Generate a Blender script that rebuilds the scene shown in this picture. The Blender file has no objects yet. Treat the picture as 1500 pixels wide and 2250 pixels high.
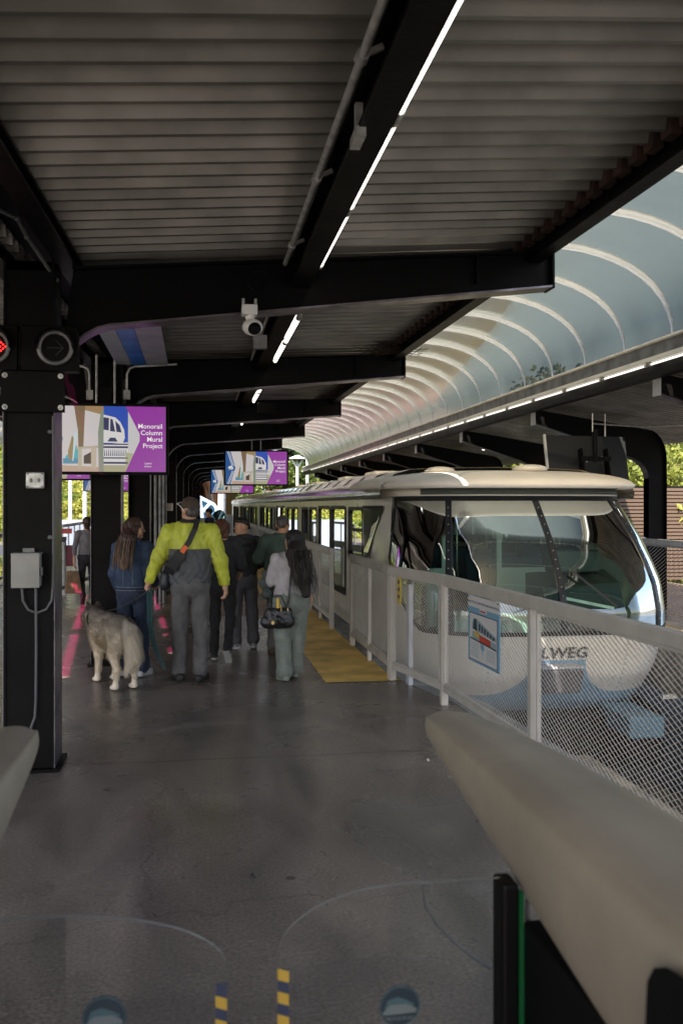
import bpy, math, random
import numpy as np
from mathutils import Vector, Matrix, noise as mnoise
random.seed(7); rng = np.random.default_rng(7)
R = math.radians
scene = bpy.context.scene
col = scene.collection

# ------------------------------------------------------------------ camera, sky, sun, exposure
TH = math.atan(320/2050); CT, ST = math.cos(TH), math.sin(TH)
cam = bpy.data.cameras.new('camera'); camo = bpy.data.objects.new('camera', cam); col.objects.link(camo)
camo.location = (0, 0, 1.7); camo.rotation_euler = (R(90), 0, -TH)
cam.sensor_fit = 'VERTICAL'; cam.sensor_height = 36; cam.lens = 32.8; cam.shift_y = -14/2250
cam.clip_start = 0.05; cam.clip_end = 900
cam.dof.use_dof = True; cam.dof.focus_distance = 9.5; cam.dof.aperture_fstop = 4.2
scene.camera = camo
SUN_AZ = (-0.35, -0.937); SUN_EL = R(48)
world = bpy.data.worlds.new('World'); scene.world = world; world.use_nodes = True
nt = world.node_tree; bg = nt.nodes['Background']
sky = nt.nodes.new('ShaderNodeTexSky'); sky.sky_type = 'NISHITA'; sky.sun_disc = False
sky.sun_elevation = SUN_EL; sky.sun_rotation = math.atan2(SUN_AZ[0], SUN_AZ[1]); sky.dust_density = 2.5; sky.air_density = .8; sky.ozone_density = .6
nt.links.new(sky.outputs[0], bg.inputs[0]); bg.inputs[1].default_value = 0.13
sl = bpy.data.lights.new('sun', 'SUN'); sl.energy = 4.0; sl.angle = R(0.5); sl.color = (1, .93, .82)
so = bpy.data.objects.new('sun', sl); col.objects.link(so); so.location = (0, 0, 60)
sd = Vector((-SUN_AZ[0]*math.cos(SUN_EL), -SUN_AZ[1]*math.cos(SUN_EL), -math.sin(SUN_EL)))
so.rotation_euler = sd.to_track_quat('-Z', 'Y').to_euler()
scene.view_settings.view_transform = 'Standard'; scene.view_settings.look = 'None'
scene.view_settings.exposure = 2.1; scene.view_settings.gamma = 1.0
scene.view_settings.use_white_balance = True; scene.view_settings.white_balance_temperature = 6850
scene.cycles.max_bounces = 8; scene.cycles.transparent_max_bounces = 24
scene.cycles.sample_clamp_indirect = 6.0

# ------------------------------------------------------------------ materials
def mat(name, rgb, rough=.6, metal=0., ns=0, na=.2, bump=0., bs=None, emit=None, es=1., spec=None, detail=4, coat=0, rgb2=None):
    m = bpy.data.materials.new(name); m.use_nodes = True
    n, l = m.node_tree.nodes, m.node_tree.links
    p = n['Principled BSDF']
    p.inputs['Base Color'].default_value = (*rgb, 1); p.inputs['Roughness'].default_value = rough
    p.inputs['Metallic'].default_value = metal
    if spec is not None: p.inputs['Specular IOR Level'].default_value = spec
    if coat: p.inputs['Coat Weight'].default_value = coat; p.inputs['Coat Roughness'].default_value = .1
    if emit: p.inputs['Emission Color'].default_value = (*emit, 1); p.inputs['Emission Strength'].default_value = es
    if ns or bump:
        tc = n.new('ShaderNodeTexCoord')
        if ns:
            t = n.new('ShaderNodeTexNoise'); t.inputs['Scale'].default_value = ns; t.inputs['Detail'].default_value = detail
            l.new(tc.outputs['Object'], t.inputs['Vector'])
            mx = n.new('ShaderNodeMix'); mx.data_type = 'RGBA'
            a = rgb; b = rgb2 or tuple(c*(1-na) for c in rgb)
            a2 = rgb if rgb2 else tuple(min(1, c*(1+na*.6)) for c in rgb)
            mx.inputs[6].default_value = (*a2, 1); mx.inputs[7].default_value = (*b, 1)
            rp = n.new('ShaderNodeValToRGB'); rp.color_ramp.elements[0].position = .35; rp.color_ramp.elements[1].position = .65
            l.new(t.outputs['Fac'], rp.inputs[0]); l.new(rp.outputs[0], mx.inputs[0]); l.new(mx.outputs[2], p.inputs['Base Color'])
            mr = n.new('ShaderNodeMapRange'); mr.inputs['To Min'].default_value = max(0, rough-.1); mr.inputs['To Max'].default_value = min(1, rough+.12)
            l.new(t.outputs['Fac'], mr.inputs['Value']); l.new(mr.outputs[0], p.inputs['Roughness'])
        if bump:
            t2 = n.new('ShaderNodeTexNoise'); t2.inputs['Scale'].default_value = bs or 40; t2.inputs['Detail'].default_value = 5
            l.new(tc.outputs['Object'], t2.inputs['Vector'])
            bp = n.new('ShaderNodeBump'); bp.inputs['Strength'].default_value = bump; bp.inputs['Distance'].default_value = .02
            l.new(t2.outputs['Fac'], bp.inputs['Height']); l.new(bp.outputs[0], p.inputs['Normal'])
    return m

def glassmat(name, tint, ior=1.5, refl_min=0., rough=0.0, extra=None, trans_rough=None, tf=.5, dirt=0.):
    """thin glazing: tinted see-through plus mirror by Fresnel; tf>0 mixes in milky translucency"""
    m = bpy.data.materials.new(name); m.use_nodes = True
    n, l = m.node_tree.nodes, m.node_tree.links
    n.remove(n['Principled BSDF']); out = n['Material Output']
    tr = n.new('ShaderNodeBsdfTransparent'); tr.inputs[0].default_value = (*tint, 1)
    base = tr
    if extra:
        tl = n.new('ShaderNodeBsdfTranslucent'); tl.inputs[0].default_value = (*extra, 1)
        df = n.new('ShaderNodeBsdfDiffuse'); df.inputs[0].default_value = (*[c*.6 for c in extra], 1)
        m1 = n.new('ShaderNodeMixShader'); m1.inputs[0].default_value = .3
        l.new(tl.outputs[0], m1.inputs[1]); l.new(df.outputs[0], m1.inputs[2])
        m2 = n.new('ShaderNodeMixShader'); m2.inputs[0].default_value = tf
        if dirt:
            tc = n.new('ShaderNodeTexCoord'); t = n.new('ShaderNodeTexNoise'); t.inputs['Scale'].default_value = 1.3; t.inputs['Detail'].default_value = 6
            l.new(tc.outputs['Object'], t.inputs['Vector'])
            mr = n.new('ShaderNodeMapRange'); mr.inputs['From Min'].default_value = .3; mr.inputs['From Max'].default_value = .7
            mr.inputs['To Min'].default_value = tf-dirt; mr.inputs['To Max'].default_value = tf+dirt
            l.new(t.outputs['Fac'], mr.inputs['Value']); l.new(mr.outputs[0], m2.inputs[0])
        l.new(tr.outputs[0], m2.inputs[1]); l.new(m1.outputs[0], m2.inputs[2]); base = m2
    gl = n.new('ShaderNodeBsdfGlossy'); gl.inputs['Roughness'].default_value = rough; gl.inputs[0].default_value = (.95, 1, .98, 1)
    fr = n.new('ShaderNodeFresnel'); fr.inputs[0].default_value = ior
    ad = n.new('ShaderNodeMath'); ad.operation = 'MAXIMUM'; ad.inputs[1].default_value = refl_min
    l.new(fr.outputs[0], ad.inputs[0])
    mx = n.new('ShaderNodeMixShader'); l.new(ad.outputs[0], mx.inputs[0]); l.new(base.outputs[0], mx.inputs[1]); l.new(gl.outputs[0], mx.inputs[2])
    l.new(mx.outputs[0], out.inputs[0])
    return m

M = {}
M['black'] = mat('black_paint', (.0035, .0033, .0036), .45, spec=.09, ns=3, na=.3, bump=.1, bs=30)
M['blackm'] = mat('black_matte', (.004, .004, .0045), .6, spec=.12)
M['flange'] = mat('sheen_flange', (.16, .14, .16), .32, .6, ns=6, na=.4)  # lighter tone on the black flanges carries their bright sheen
M['steel'] = mat('galvanised', (.50, .50, .48), .38, .45, ns=14, na=.3)
M['dsteel'] = mat('dull_steel', (.2, .2, .2), .5, .6, ns=10, na=.3)
M['fence'] = mat('fence_paint', (.47, .43, .38), .45, ns=5, na=.1)
M['fence_white'] = mat('white_paint', (.42, .43, .46), .45, ns=5, na=.1)
M['hood'] = mat('cream_plastic', (.31, .258, .19), .45, ns=3.5, na=.12, bump=.06, bs=60, coat=.12, detail=8)
M['train'] = mat('train_cream', (.74, .68, .58), .3, ns=1.2, na=.06, coat=.3)
M['roofw'] = mat('train_roof', (.76, .71, .64), .4, ns=2, na=.08)
M['rubber'] = mat('rubber', (.01, .01, .012), .5)
M['chrome'] = mat('polished_band', (.55, .58, .56), .16, .9, ns=3, na=.2)
M['tube'] = mat('lit_tube', (1, 1, 1), .4, emit=(1, .96, .9), es=.95)
M['tube2'] = mat('lit_tube_dim', (1, 1, 1), .4, emit=(1, .96, .9), es=.28)
M['tubeh'] = mat('tube_tray', (.75, .74, .72), .4)
M['skin'] = mat('skin', (.52, .29, .19), .5, ns=20, na=.12)
M['skin_tan'] = mat('skin_tan', (.50, .26, .155), .5, ns=20, na=.12)
M['eye'] = mat('eye', (.02, .015, .012), .2)
M['conc'] = mat('edge_concrete', (.24, .24, .235), .8, ns=4, na=.35, bump=.4, bs=30)

def P0(px, py):
    d = 1.7*2050/(py-1111); xc = (px-750)/2050*d; return (CT*xc+ST*d, -ST*xc+CT*d)
def floor_mat():
    m = bpy.data.materials.new('worn_concrete'); m.use_nodes = True
    n, l = m.node_tree.nodes, m.node_tree.links; p = n['Principled BSDF']
    tc = n.new('ShaderNodeTexCoord')
    def noise(s, d=6, dist=0, sc=None):
        t = n.new('ShaderNodeTexNoise'); t.inputs['Scale'].default_value = s; t.inputs['Detail'].default_value = d; t.inputs['Distortion'].default_value = dist
        if sc:
            mp = n.new('ShaderNodeMapping'); mp.inputs['Scale'].default_value = sc; l.new(tc.outputs['Object'], mp.inputs[0]); l.new(mp.outputs[0], t.inputs['Vector'])
        else: l.new(tc.outputs['Object'], t.inputs['Vector'])
        return t.outputs['Fac']
    def ramp(v, a, b, ca, cb):
        r = n.new('ShaderNodeValToRGB'); e = r.color_ramp.elements; e[0].position = a; e[1].position = b; e[0].color = (*ca, 1); e[1].color = (*cb, 1); l.new(v, r.inputs[0]); return r.outputs[0]
    def mul(a, b, f=1., bt='MULTIPLY'):
        x = n.new('ShaderNodeMix'); x.data_type = 'RGBA'; x.blend_type = bt; x.inputs[0].default_value = f; l.new(a, x.inputs[6]); l.new(b, x.inputs[7]); return x.outputs[2]
    base = ramp(noise(.45, 5, .4), .3, .7, (.172, .138, .118), (.255, .216, .188))
    sm = ramp(noise(2.2, 8, 1.0, (1, .35, 1)), .3, .72, (.52, .53, .54), (1.15, 1.12, 1.08))
    fine = ramp(noise(60, 6), .3, .7, (.62, .62, .62), (1.3, 1.3, 1.3))
    worn = ramp(noise(.8, 7, .8), .58, .70, (0, 0, 0), (.05, .05, .052))
    # hairline cracks
    vo = n.new('ShaderNodeTexVoronoi'); vo.feature = 'DISTANCE_TO_EDGE'; vo.inputs['Scale'].default_value = .42
    nz = n.new('ShaderNodeTexNoise'); nz.inputs['Scale'].default_value = 2.5; nz.inputs['Detail'].default_value = 8
    l.new(tc.outputs['Object'], nz.inputs['Vector'])
    va = n.new('ShaderNodeVectorMath'); va.operation = 'MULTIPLY_ADD'; va.inputs[1].default_value = (.5, .5, .5); l.new(nz.outputs['Color'], va.inputs[0]); l.new(tc.outputs['Object'], va.inputs[2]); l.new(va.outputs[0], vo.inputs['Vector'])
    crack = ramp(vo.outputs['Distance'], .0012, .004, (.66, .64, .62), (1, 1, 1))
    sx_ = n.new('ShaderNodeSeparateXYZ'); nz2 = n.new('ShaderNodeVectorMath'); nz2.operation = 'MULTIPLY_ADD'; nz2.inputs[1].default_value = (.09, .09, .09); l.new(nz.outputs['Color'], nz2.inputs[0]); l.new(tc.outputs['Object'], nz2.inputs[2]); l.new(nz2.outputs[0], sx_.inputs[0])
    def mm(op, a, b_):
        q = n.new('ShaderNodeMath'); q.operation = op; l.new(a, q.inputs[0])
        if isinstance(b_, float): q.inputs[1].default_value = b_
        else: l.new(b_, q.inputs[1])
        return q.outputs[0]
    dj = mm('ABSOLUTE', mm('SUBTRACT', sx_.outputs[1], 6.36), 0.)
    for yj in (2.6, 9.3, 13.0): dj = mm('MINIMUM', dj, mm('ABSOLUTE', mm('SUBTRACT', sx_.outputs[1], yj), 0.))
    joint = ramp(dj, .008, .017, (.50, .48, .46), (1, 1, 1))
    vo2 = n.new('ShaderNodeTexVoronoi'); vo2.feature = 'DISTANCE_TO_EDGE'; vo2.inputs['Scale'].default_value = 6; l.new(va.outputs[0], vo2.inputs['Vector'])
    craze = ramp(vo2.outputs['Distance'], .01, .04, (.62, .6, .58), (1, 1, 1))
    msk = ramp(noise(.9, 3), .55, .68, (0, 0, 0), (1, 1, 1))
    x = n.new('ShaderNodeMix'); x.data_type = 'RGBA'; l.new(msk, x.inputs[0]); x.inputs[6].default_value = (1, 1, 1, 1); l.new(craze, x.inputs[7])
    # round drips and spots
    v3 = n.new('ShaderNodeTexVoronoi'); v3.inputs['Scale'].default_value = 2.6; v3.inputs['Randomness'].default_value = 1; l.new(tc.outputs['Object'], v3.inputs['Vector'])
    spot = ramp(v3.outputs['Distance'], .05, .08, (.38, .34, .31), (1, 1, 1))
    smk = ramp(noise(.6, 2), .44, .52, (0, 0, 0), (1, 1, 1))
    y = n.new('ShaderNodeMix'); y.data_type = 'RGBA'; l.new(smk, y.inputs[0]); y.inputs[6].default_value = (1, 1, 1, 1); l.new(spot, y.inputs[7])
    # long pale scuff across the walkway
    ga, gb = (P0(345, 1607)), (P0(620, 1574)); dv_ = ((gb[0]-ga[0]), (gb[1]-ga[1])); L_ = math.hypot(*dv_)
    sc_ = n.new('ShaderNodeMapping'); sc_.vector_type = 'TEXTURE'; sc_.inputs['Location'].default_value = (ga[0]+dv_[0]/2, ga[1]+dv_[1]/2, 0); sc_.inputs['Rotation'].default_value = (0, 0, math.atan2(dv_[1], dv_[0])); sc_.inputs['Scale'].default_value = (L_*.55, .075, 1)
    l.new(va.outputs[0], sc_.inputs[0]); gd = n.new('ShaderNodeTexGradient'); gd.gradient_type = 'SPHERICAL'
    sh_ = n.new('ShaderNodeVectorMath'); sh_.operation = 'SUBTRACT'; sh_.inputs[1].default_value = (.22/L_, 2.6, 0); l.new(sc_.outputs[0], sh_.inputs[0]); l.new(sh_.outputs[0], gd.inputs[0])
    scuff = ramp(gd.outputs['Fac'], .0, .5, (0, 0, 0), (.075, .07, .062))
    c = mul(mul(base, sm), fine); c = mul(c, scuff, 1, 'ADD'); c = mul(c, worn, 1, 'ADD'); c = mul(c, crack); c = mul(c, joint); c = mul(c, x.outputs[2]); c = mul(c, y.outputs[2])
    l.new(c, p.inputs['Base Color'])
    mr = n.new('ShaderNodeMapRange'); mr.inputs['To Min'].default_value = .12; mr.inputs['To Max'].default_value = .46; l.new(noise(1.1, 7, 1), mr.inputs['Value']); l.new(mr.outputs[0], p.inputs['Roughness'])
    bp = n.new('ShaderNodeBump'); bp.inputs['Strength'].default_value = .25; bp.inputs['Distance'].default_value = .004
    l.new(noise(90, 6), bp.inputs['Height']); l.new(bp.outputs[0], p.inputs['Normal'])
    return m
M['floor'] = floor_mat()
M['yellow'] = mat('yellow_floor_paint', (.84, .53, .13), .5, ns=2.4, na=.34, bump=.35, bs=70, detail=12)
M['deck'] = mat('roof_deck', (.165, .155, .138), .32, .3, ns=2.2, na=.3, detail=8)
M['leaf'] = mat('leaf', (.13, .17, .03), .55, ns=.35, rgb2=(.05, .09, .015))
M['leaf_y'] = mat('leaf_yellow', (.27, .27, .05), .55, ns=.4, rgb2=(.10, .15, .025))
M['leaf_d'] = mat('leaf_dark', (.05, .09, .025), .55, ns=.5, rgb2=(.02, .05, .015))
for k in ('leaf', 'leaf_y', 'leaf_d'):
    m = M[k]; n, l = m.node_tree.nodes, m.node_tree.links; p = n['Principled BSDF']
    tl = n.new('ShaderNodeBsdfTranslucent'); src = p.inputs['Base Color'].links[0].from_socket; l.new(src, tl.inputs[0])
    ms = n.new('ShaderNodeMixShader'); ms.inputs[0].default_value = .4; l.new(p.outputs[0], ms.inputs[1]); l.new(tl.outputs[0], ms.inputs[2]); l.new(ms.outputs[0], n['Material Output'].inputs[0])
M['bark'] = mat('bark', (.09, .065, .045), .85, ns=8, na=.4, bump=.6)

# ------------------------------------------------------------------ object helpers
def tag(o, label=None, cat=None, group=None, kind=None):
    if label: o['label'] = label
    if cat: o['category'] = cat
    if group: o['group'] = group
    if kind: o['kind'] = kind
    return o
def empty(name, loc=(0, 0, 0), rz=0, label=None, cat=None, group=None):
    o = bpy.data.objects.new(name, None); col.objects.link(o); o.location = loc; o.rotation_euler = (0, 0, rz); o.empty_display_size = .1
    return tag(o, label, cat, group)
class MB:
    def __init__(s): s.v = []; s.f = []; s.m = []; s.mats = []; s.cur = 0; s.sm = []; s.smooth = False
    def use(s, m):
        if m not in s.mats: s.mats.append(m)
        s.cur = s.mats.index(m); return s
    def add(s, vs, fs, smooth=None):
        b = len(s.v); s.v += [tuple(x) for x in vs]; s.f += [tuple(i+b for i in f) for f in fs]; s.m += [s.cur]*len(fs); s.sm += [s.smooth if smooth is None else smooth]*len(fs); return s
    def box(s, x0, x1, y0, y1, z0, z1):
        return s.hexa([(x0,y0,z0),(x1,y0,z0),(x1,y1,z0),(x0,y1,z0),(x0,y0,z1),(x1,y0,z1),(x1,y1,z1),(x0,y1,z1)])
    def hexa(s, c): return s.add(c, [(0,3,2,1),(4,5,6,7),(0,1,5,4),(1,2,6,5),(2,3,7,6),(3,0,4,7)])
    def obox(s, c, ax, ay, az):
        """box from centre and three half-axis vectors"""
        c = Vector(c); ax = Vector(ax); ay = Vector(ay); az = Vector(az)
        return s.hexa([c+i*ax+j*ay+k*az for k in (-1, 1) for i, j in ((-1,-1),(1,-1),(1,1),(-1,1))])
    def bar(s, a, b, w, h=None, up=(0, 0, 1)):
        a = Vector(a); b = Vector(b); d = (b-a); L = d.length; d.normalize(); up = Vector(up)
        x = d.cross(up)
        if x.length < 1e-4: x = d.cross(Vector((1, 0, 0)))
        x.normalize(); u = x.cross(d)
        return s.obox((a+b)/2, x*w/2, d*L/2, u*(h or w)/2)
    def tube(s, pts, r, n=8, cap=True):
        pts = [Vector(p) for p in pts]; rs = r if isinstance(r, (list, tuple)) else [r]*len(pts)
        rings = []; prev = None
        for i, p in enumerate(pts):
            d = (pts[min(i+1, len(pts)-1)]-pts[max(i-1, 0)]).normalized()
            if prev is None: x = d.orthogonal().normalized()
            else: x = (prev-d*prev.dot(d)).normalized()
            prev = x; y = d.cross(x)
            rings.append([p+(x*math.cos(2*math.pi*k/n)+y*math.sin(2*math.pi*k/n))*rs[i] for k in range(n)])
        vs = [v for r_ in rings for v in r_]; fs = []
        for i in range(len(pts)-1):
            for k in range(n): fs.append((i*n+k, i*n+(k+1) % n, (i+1)*n+(k+1) % n, (i+1)*n+k))
        s.add(vs, fs, True)
        if cap: s.add(rings[0], [tuple(range(n))[::-1]], False); s.add(rings[-1], [tuple(range(n))], False)
        return s
    def disc(s, c, nrm, r, t=.01, n=24):
        c = Vector(c); nrm = Vector(nrm).normalized(); return s.tube([c, c+nrm*t], r, n)
    def ellip(s, c, rx, ry, rz, n=16, m=10, rot=None):
        vs = []; fs = []
        for i in range(m+1):
            a = math.pi*i/m
            for k in range(n):
                b = 2*math.pi*k/n; v = Vector((rx*math.sin(a)*math.cos(b), ry*math.sin(a)*math.sin(b), rz*math.cos(a)))
                if rot: v = rot @ v
                vs.append(Vector(c)+v)
        for i in range(m):
            for k in range(n): fs.append((i*n+k, (i+1)*n+k, (i+1)*n+(k+1) % n, i*n+(k+1) % n))
        return s.add(vs, fs, True)
    def prism(s, poly, axis, a, b):
        """poly = 2D points; extruded along axis 'x','y','z' from a to b"""
        P = {'x': lambda p, t: (t, p[0], p[1]), 'y': lambda p, t: (p[0], t, p[1]), 'z': lambda p, t: (p[0], p[1], t)}[axis]
        n = len(poly); vs = [P(p, a) for p in poly]+[P(p, b) for p in poly]
        fs = [tuple(range(n)), tuple(range(n, 2*n))[::-1]]+[(i, (i+1) % n, n+(i+1) % n, n+i) for i in range(n)]
        return s.add(vs, fs)
    def grid(s, G, smooth=True, closed=False):
        r, c = len(G), len(G[0]); vs = [p for row in G for p in row]; fs = []
        for i in range(r-1):
            for k in range(c if closed else c-1): fs.append((i*c+k, i*c+(k+1) % c, (i+1)*c+(k+1) % c, (i+1)*c+k))
        return s.add(vs, fs, smooth)
    def build(s, name, m=None, parent=None, bevel=0, thick=0, **kw):
        me = bpy.data.meshes.new(name); me.from_pydata(s.v, [], s.f)
        mats = s.mats if s.mats else [m]
        for q in mats: me.materials.append(M[q] if isinstance(q, str) else q)
        if s.mats: me.polygons.foreach_set('material_index', s.m)
        me.polygons.foreach_set('use_smooth', s.sm); me.update()
        o = bpy.data.objects.new(name, me); col.objects.link(o)
        if parent: o.parent = parent
        if bevel:
            b = o.modifiers.new('b', 'BEVEL'); b.width = bevel; b.segments = 2; b.limit_method = 'ANGLE'; b.angle_limit = R(40)
        if thick:
            t = o.modifiers.new('t', 'SOLIDIFY'); t.thickness = thick; t.offset = 0
        return tag(o, **kw)
def kids(o): return [c for c in bpy.data.objects if c.parent == o]
def copy_tree(o, parent=None, ch=None):
    c = o.copy(); col.objects.link(c)
    if parent: c.parent = parent
    for k in kids(o): copy_tree(k, c)
    return c
_tc = {}
def text_polys(s, size=1., bold=0., align='LEFT', sp=1.):
    key = (s, bold, align, sp)
    if key not in _tc:
        cu = bpy.data.curves.new('t', 'FONT'); cu.body = s; cu.size = 1; cu.offset = bold; cu.align_x = align; cu.space_line = sp; cu.resolution_u = 2
        ob = bpy.data.objects.new('t', cu); col.objects.link(ob)
        bpy.context.view_layer.update()
        me = bpy.data.meshes.new_from_object(ob.evaluated_get(bpy.context.evaluated_depsgraph_get()))
        _tc[key] = ([tuple(v.co[:2]) for v in me.vertices], [tuple(p.vertices) for p in me.polygons])
        bpy.data.objects.remove(ob); bpy.data.curves.remove(cu); bpy.data.meshes.remove(me)
    v, f = _tc[key]; return [(a*size, b*size) for a, b in v], f
def text_on(mb, s, org, ux, uz, size, off=0., nrm=None, **kw):
    """flat letters on a plane: origin, unit right vector, unit up vector, lifted by off along the facing normal"""
    v, f = text_polys(s, size, **kw); org = Vector(org); ux = Vector(ux); uz = Vector(uz); n = ux.cross(uz)*(off)
    mb.add([org+ux*a+uz*b+n for a, b in v], f, False)
def poly_on(mb, pts, org, ux, uz, off):
    org = Vector(org); ux = Vector(ux); uz = Vector(uz); n = ux.cross(uz)*off
    mb.add([org+ux*a+uz*b+n for a, b in pts], [tuple(range(len(pts)))], False)
def P(px, py, d):
    """photo pixel at camera depth d -> world point (used only to read positions off the photograph)"""
    xc = (px-750)/2050*d; return Vector((CT*xc+ST*d, -ST*xc+CT*d, 1.7+(1111-py)/2050*d))
def lerp(a, b, t): return a+(b-a)*t
def interp(x, xs, ys): return float(np.interp(x, xs, ys))
# ------------------------------------------------------------------ ground and platforms
def colX(Y): return -1.05+.028*(Y-6.35)
FY = [1.2]+[6.35+3.98*i for i in range(0, 11)]
EX = [2.56, 2.49, 2.32, 2.21, 2.11, 2.03, 1.97, 1.92, 1.87, 1.83, 1.79, 1.75]      # rib tips
EZ = [3.28, 3.256, 3.16, 3.10, 3.07, 3.06, 3.05, 3.05, 3.05, 3.05, 3.05, 3.05]    # underside of rib tips
def tipX(Y): return interp(Y, FY, EX)
def tipZ(Y): return interp(Y, FY, EZ)
def sheet(name, pts, z, m, t=None, **kw):
    b = MB(); 
    if t: b.prism(pts, 'z', z-t, z)
    else: b.add([(x, y, z) for x, y in pts], [tuple(range(len(pts)))])
    return b.build(name, m, **kw)
M['ground'] = mat('street_ground', (.07, .07, .068), .9, ns=.3, na=.3)
sheet('ground', [(-400, -300), (400, -300), (400, 500), (-400, 500)], -2.2, 'ground', kind='structure')
EDGE = [(2.52, -3), (2.52, 4.5), (2.42, 7.7), (2.13, 9.2), (2.08, 46)]
plat = [(-4.3, -3), (-4.25, 46)]+EDGE[::-1]
b = MB().use('floor'); b.prism([(p[0]-.22 if i > 1 else p[0]+.22, p[1]) for i, p in enumerate(plat)], 'z', -.45, 0)
b.build('platform_floor', kind='structure')
b = MB()
for i in range(len(EDGE)-1):
    (x0, y0), (x1, y1) = EDGE[i], EDGE[i+1]; b.prism([(x0-.215, y0), (x0+.04, y0), (x1+.04, y1), (x1-.215, y1)], 'z', -.5, .012)
b.prism([(-4.34, -3), (-4.085, -3), (-4.035, 46), (-4.29, 46)], 'z', -.5, .012)
b.build('platform_edge_strip', 'conc', kind='structure')
sheet('yellow_floor_paint', [(1.23, 8.86), (1.9, 8.86), (2.08, 8.95), (1.885, 10.2), (1.86, 30), (1.22, 30)], .005, 'yellow', kind='structure')
sheet('tan_walkway_paint', [(-.55, 14.4), (1.215, 14.4), (1.2, 42), (-.1, 42)], .005, mat('tan_floor_paint', (.22, .15, .10), .5, ns=1.5, na=.3, bump=.2), kind='structure')
# access hatch outline in the floor
b = MB(); h0 = P(788, 1577, 7.48); 
for (x0, x1, y0, y1) in ((0, .14, 0, .006), (0, .14, .10, .106), (0, .006, 0, .106), (.134, .14, 0, .106)): b.box(h0.x+x0, h0.x+x1, h0.y+y0, h0.y+y1, .002, .003)
b.build('floor_hatch', mat('hatch_seam', (.03, .03, .03), .8), label='small rectangular floor hatch in the concrete before the fence', cat='floor hatch')
b = MB(); b.box(2.4, 6.1, -12, 60, -2.0, -1.95); b.build('track_bed', mat('track_bed', (.05, .048, .045), .9, ns=2, na=.4), kind='structure')
b = MB().use('conc'); b.box(3.3, 4.14, -12, 60, -1.95, -.95); b.build('guideway_beam', label='concrete guideway beam running under the white monorail', cat='beam', bevel=.03)
b = MB().use('dsteel')
for y in np.arange(-6, 56, 2.4): b.box(2.2, 2.5, y, y+.3, -1.95, -.5)
b.use('blackm').box(2.02, 2.10, -3, 46, -1.95, -.5); b.build('platform_support_wall', label='dark support wall under the near platform edge', cat='wall')
# opposite platform
b = MB().use('floor').box(5.75, 10.4, 3, 46, -.45, 0); b.use('conc').box(5.5, 5.745, 3, 46, -.5, .012); b.build('opposite_platform', kind='structure')
sheet('opposite_yellow_paint', [(5.76, 7), (6.5, 7), (6.5, 44), (5.76, 44)], .005, 'yellow', kind='structure')
b = MB().use('floor').box(-13, -8.2, 3, 46, -.45, 0); b.build('left_platform', kind='structure')

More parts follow.
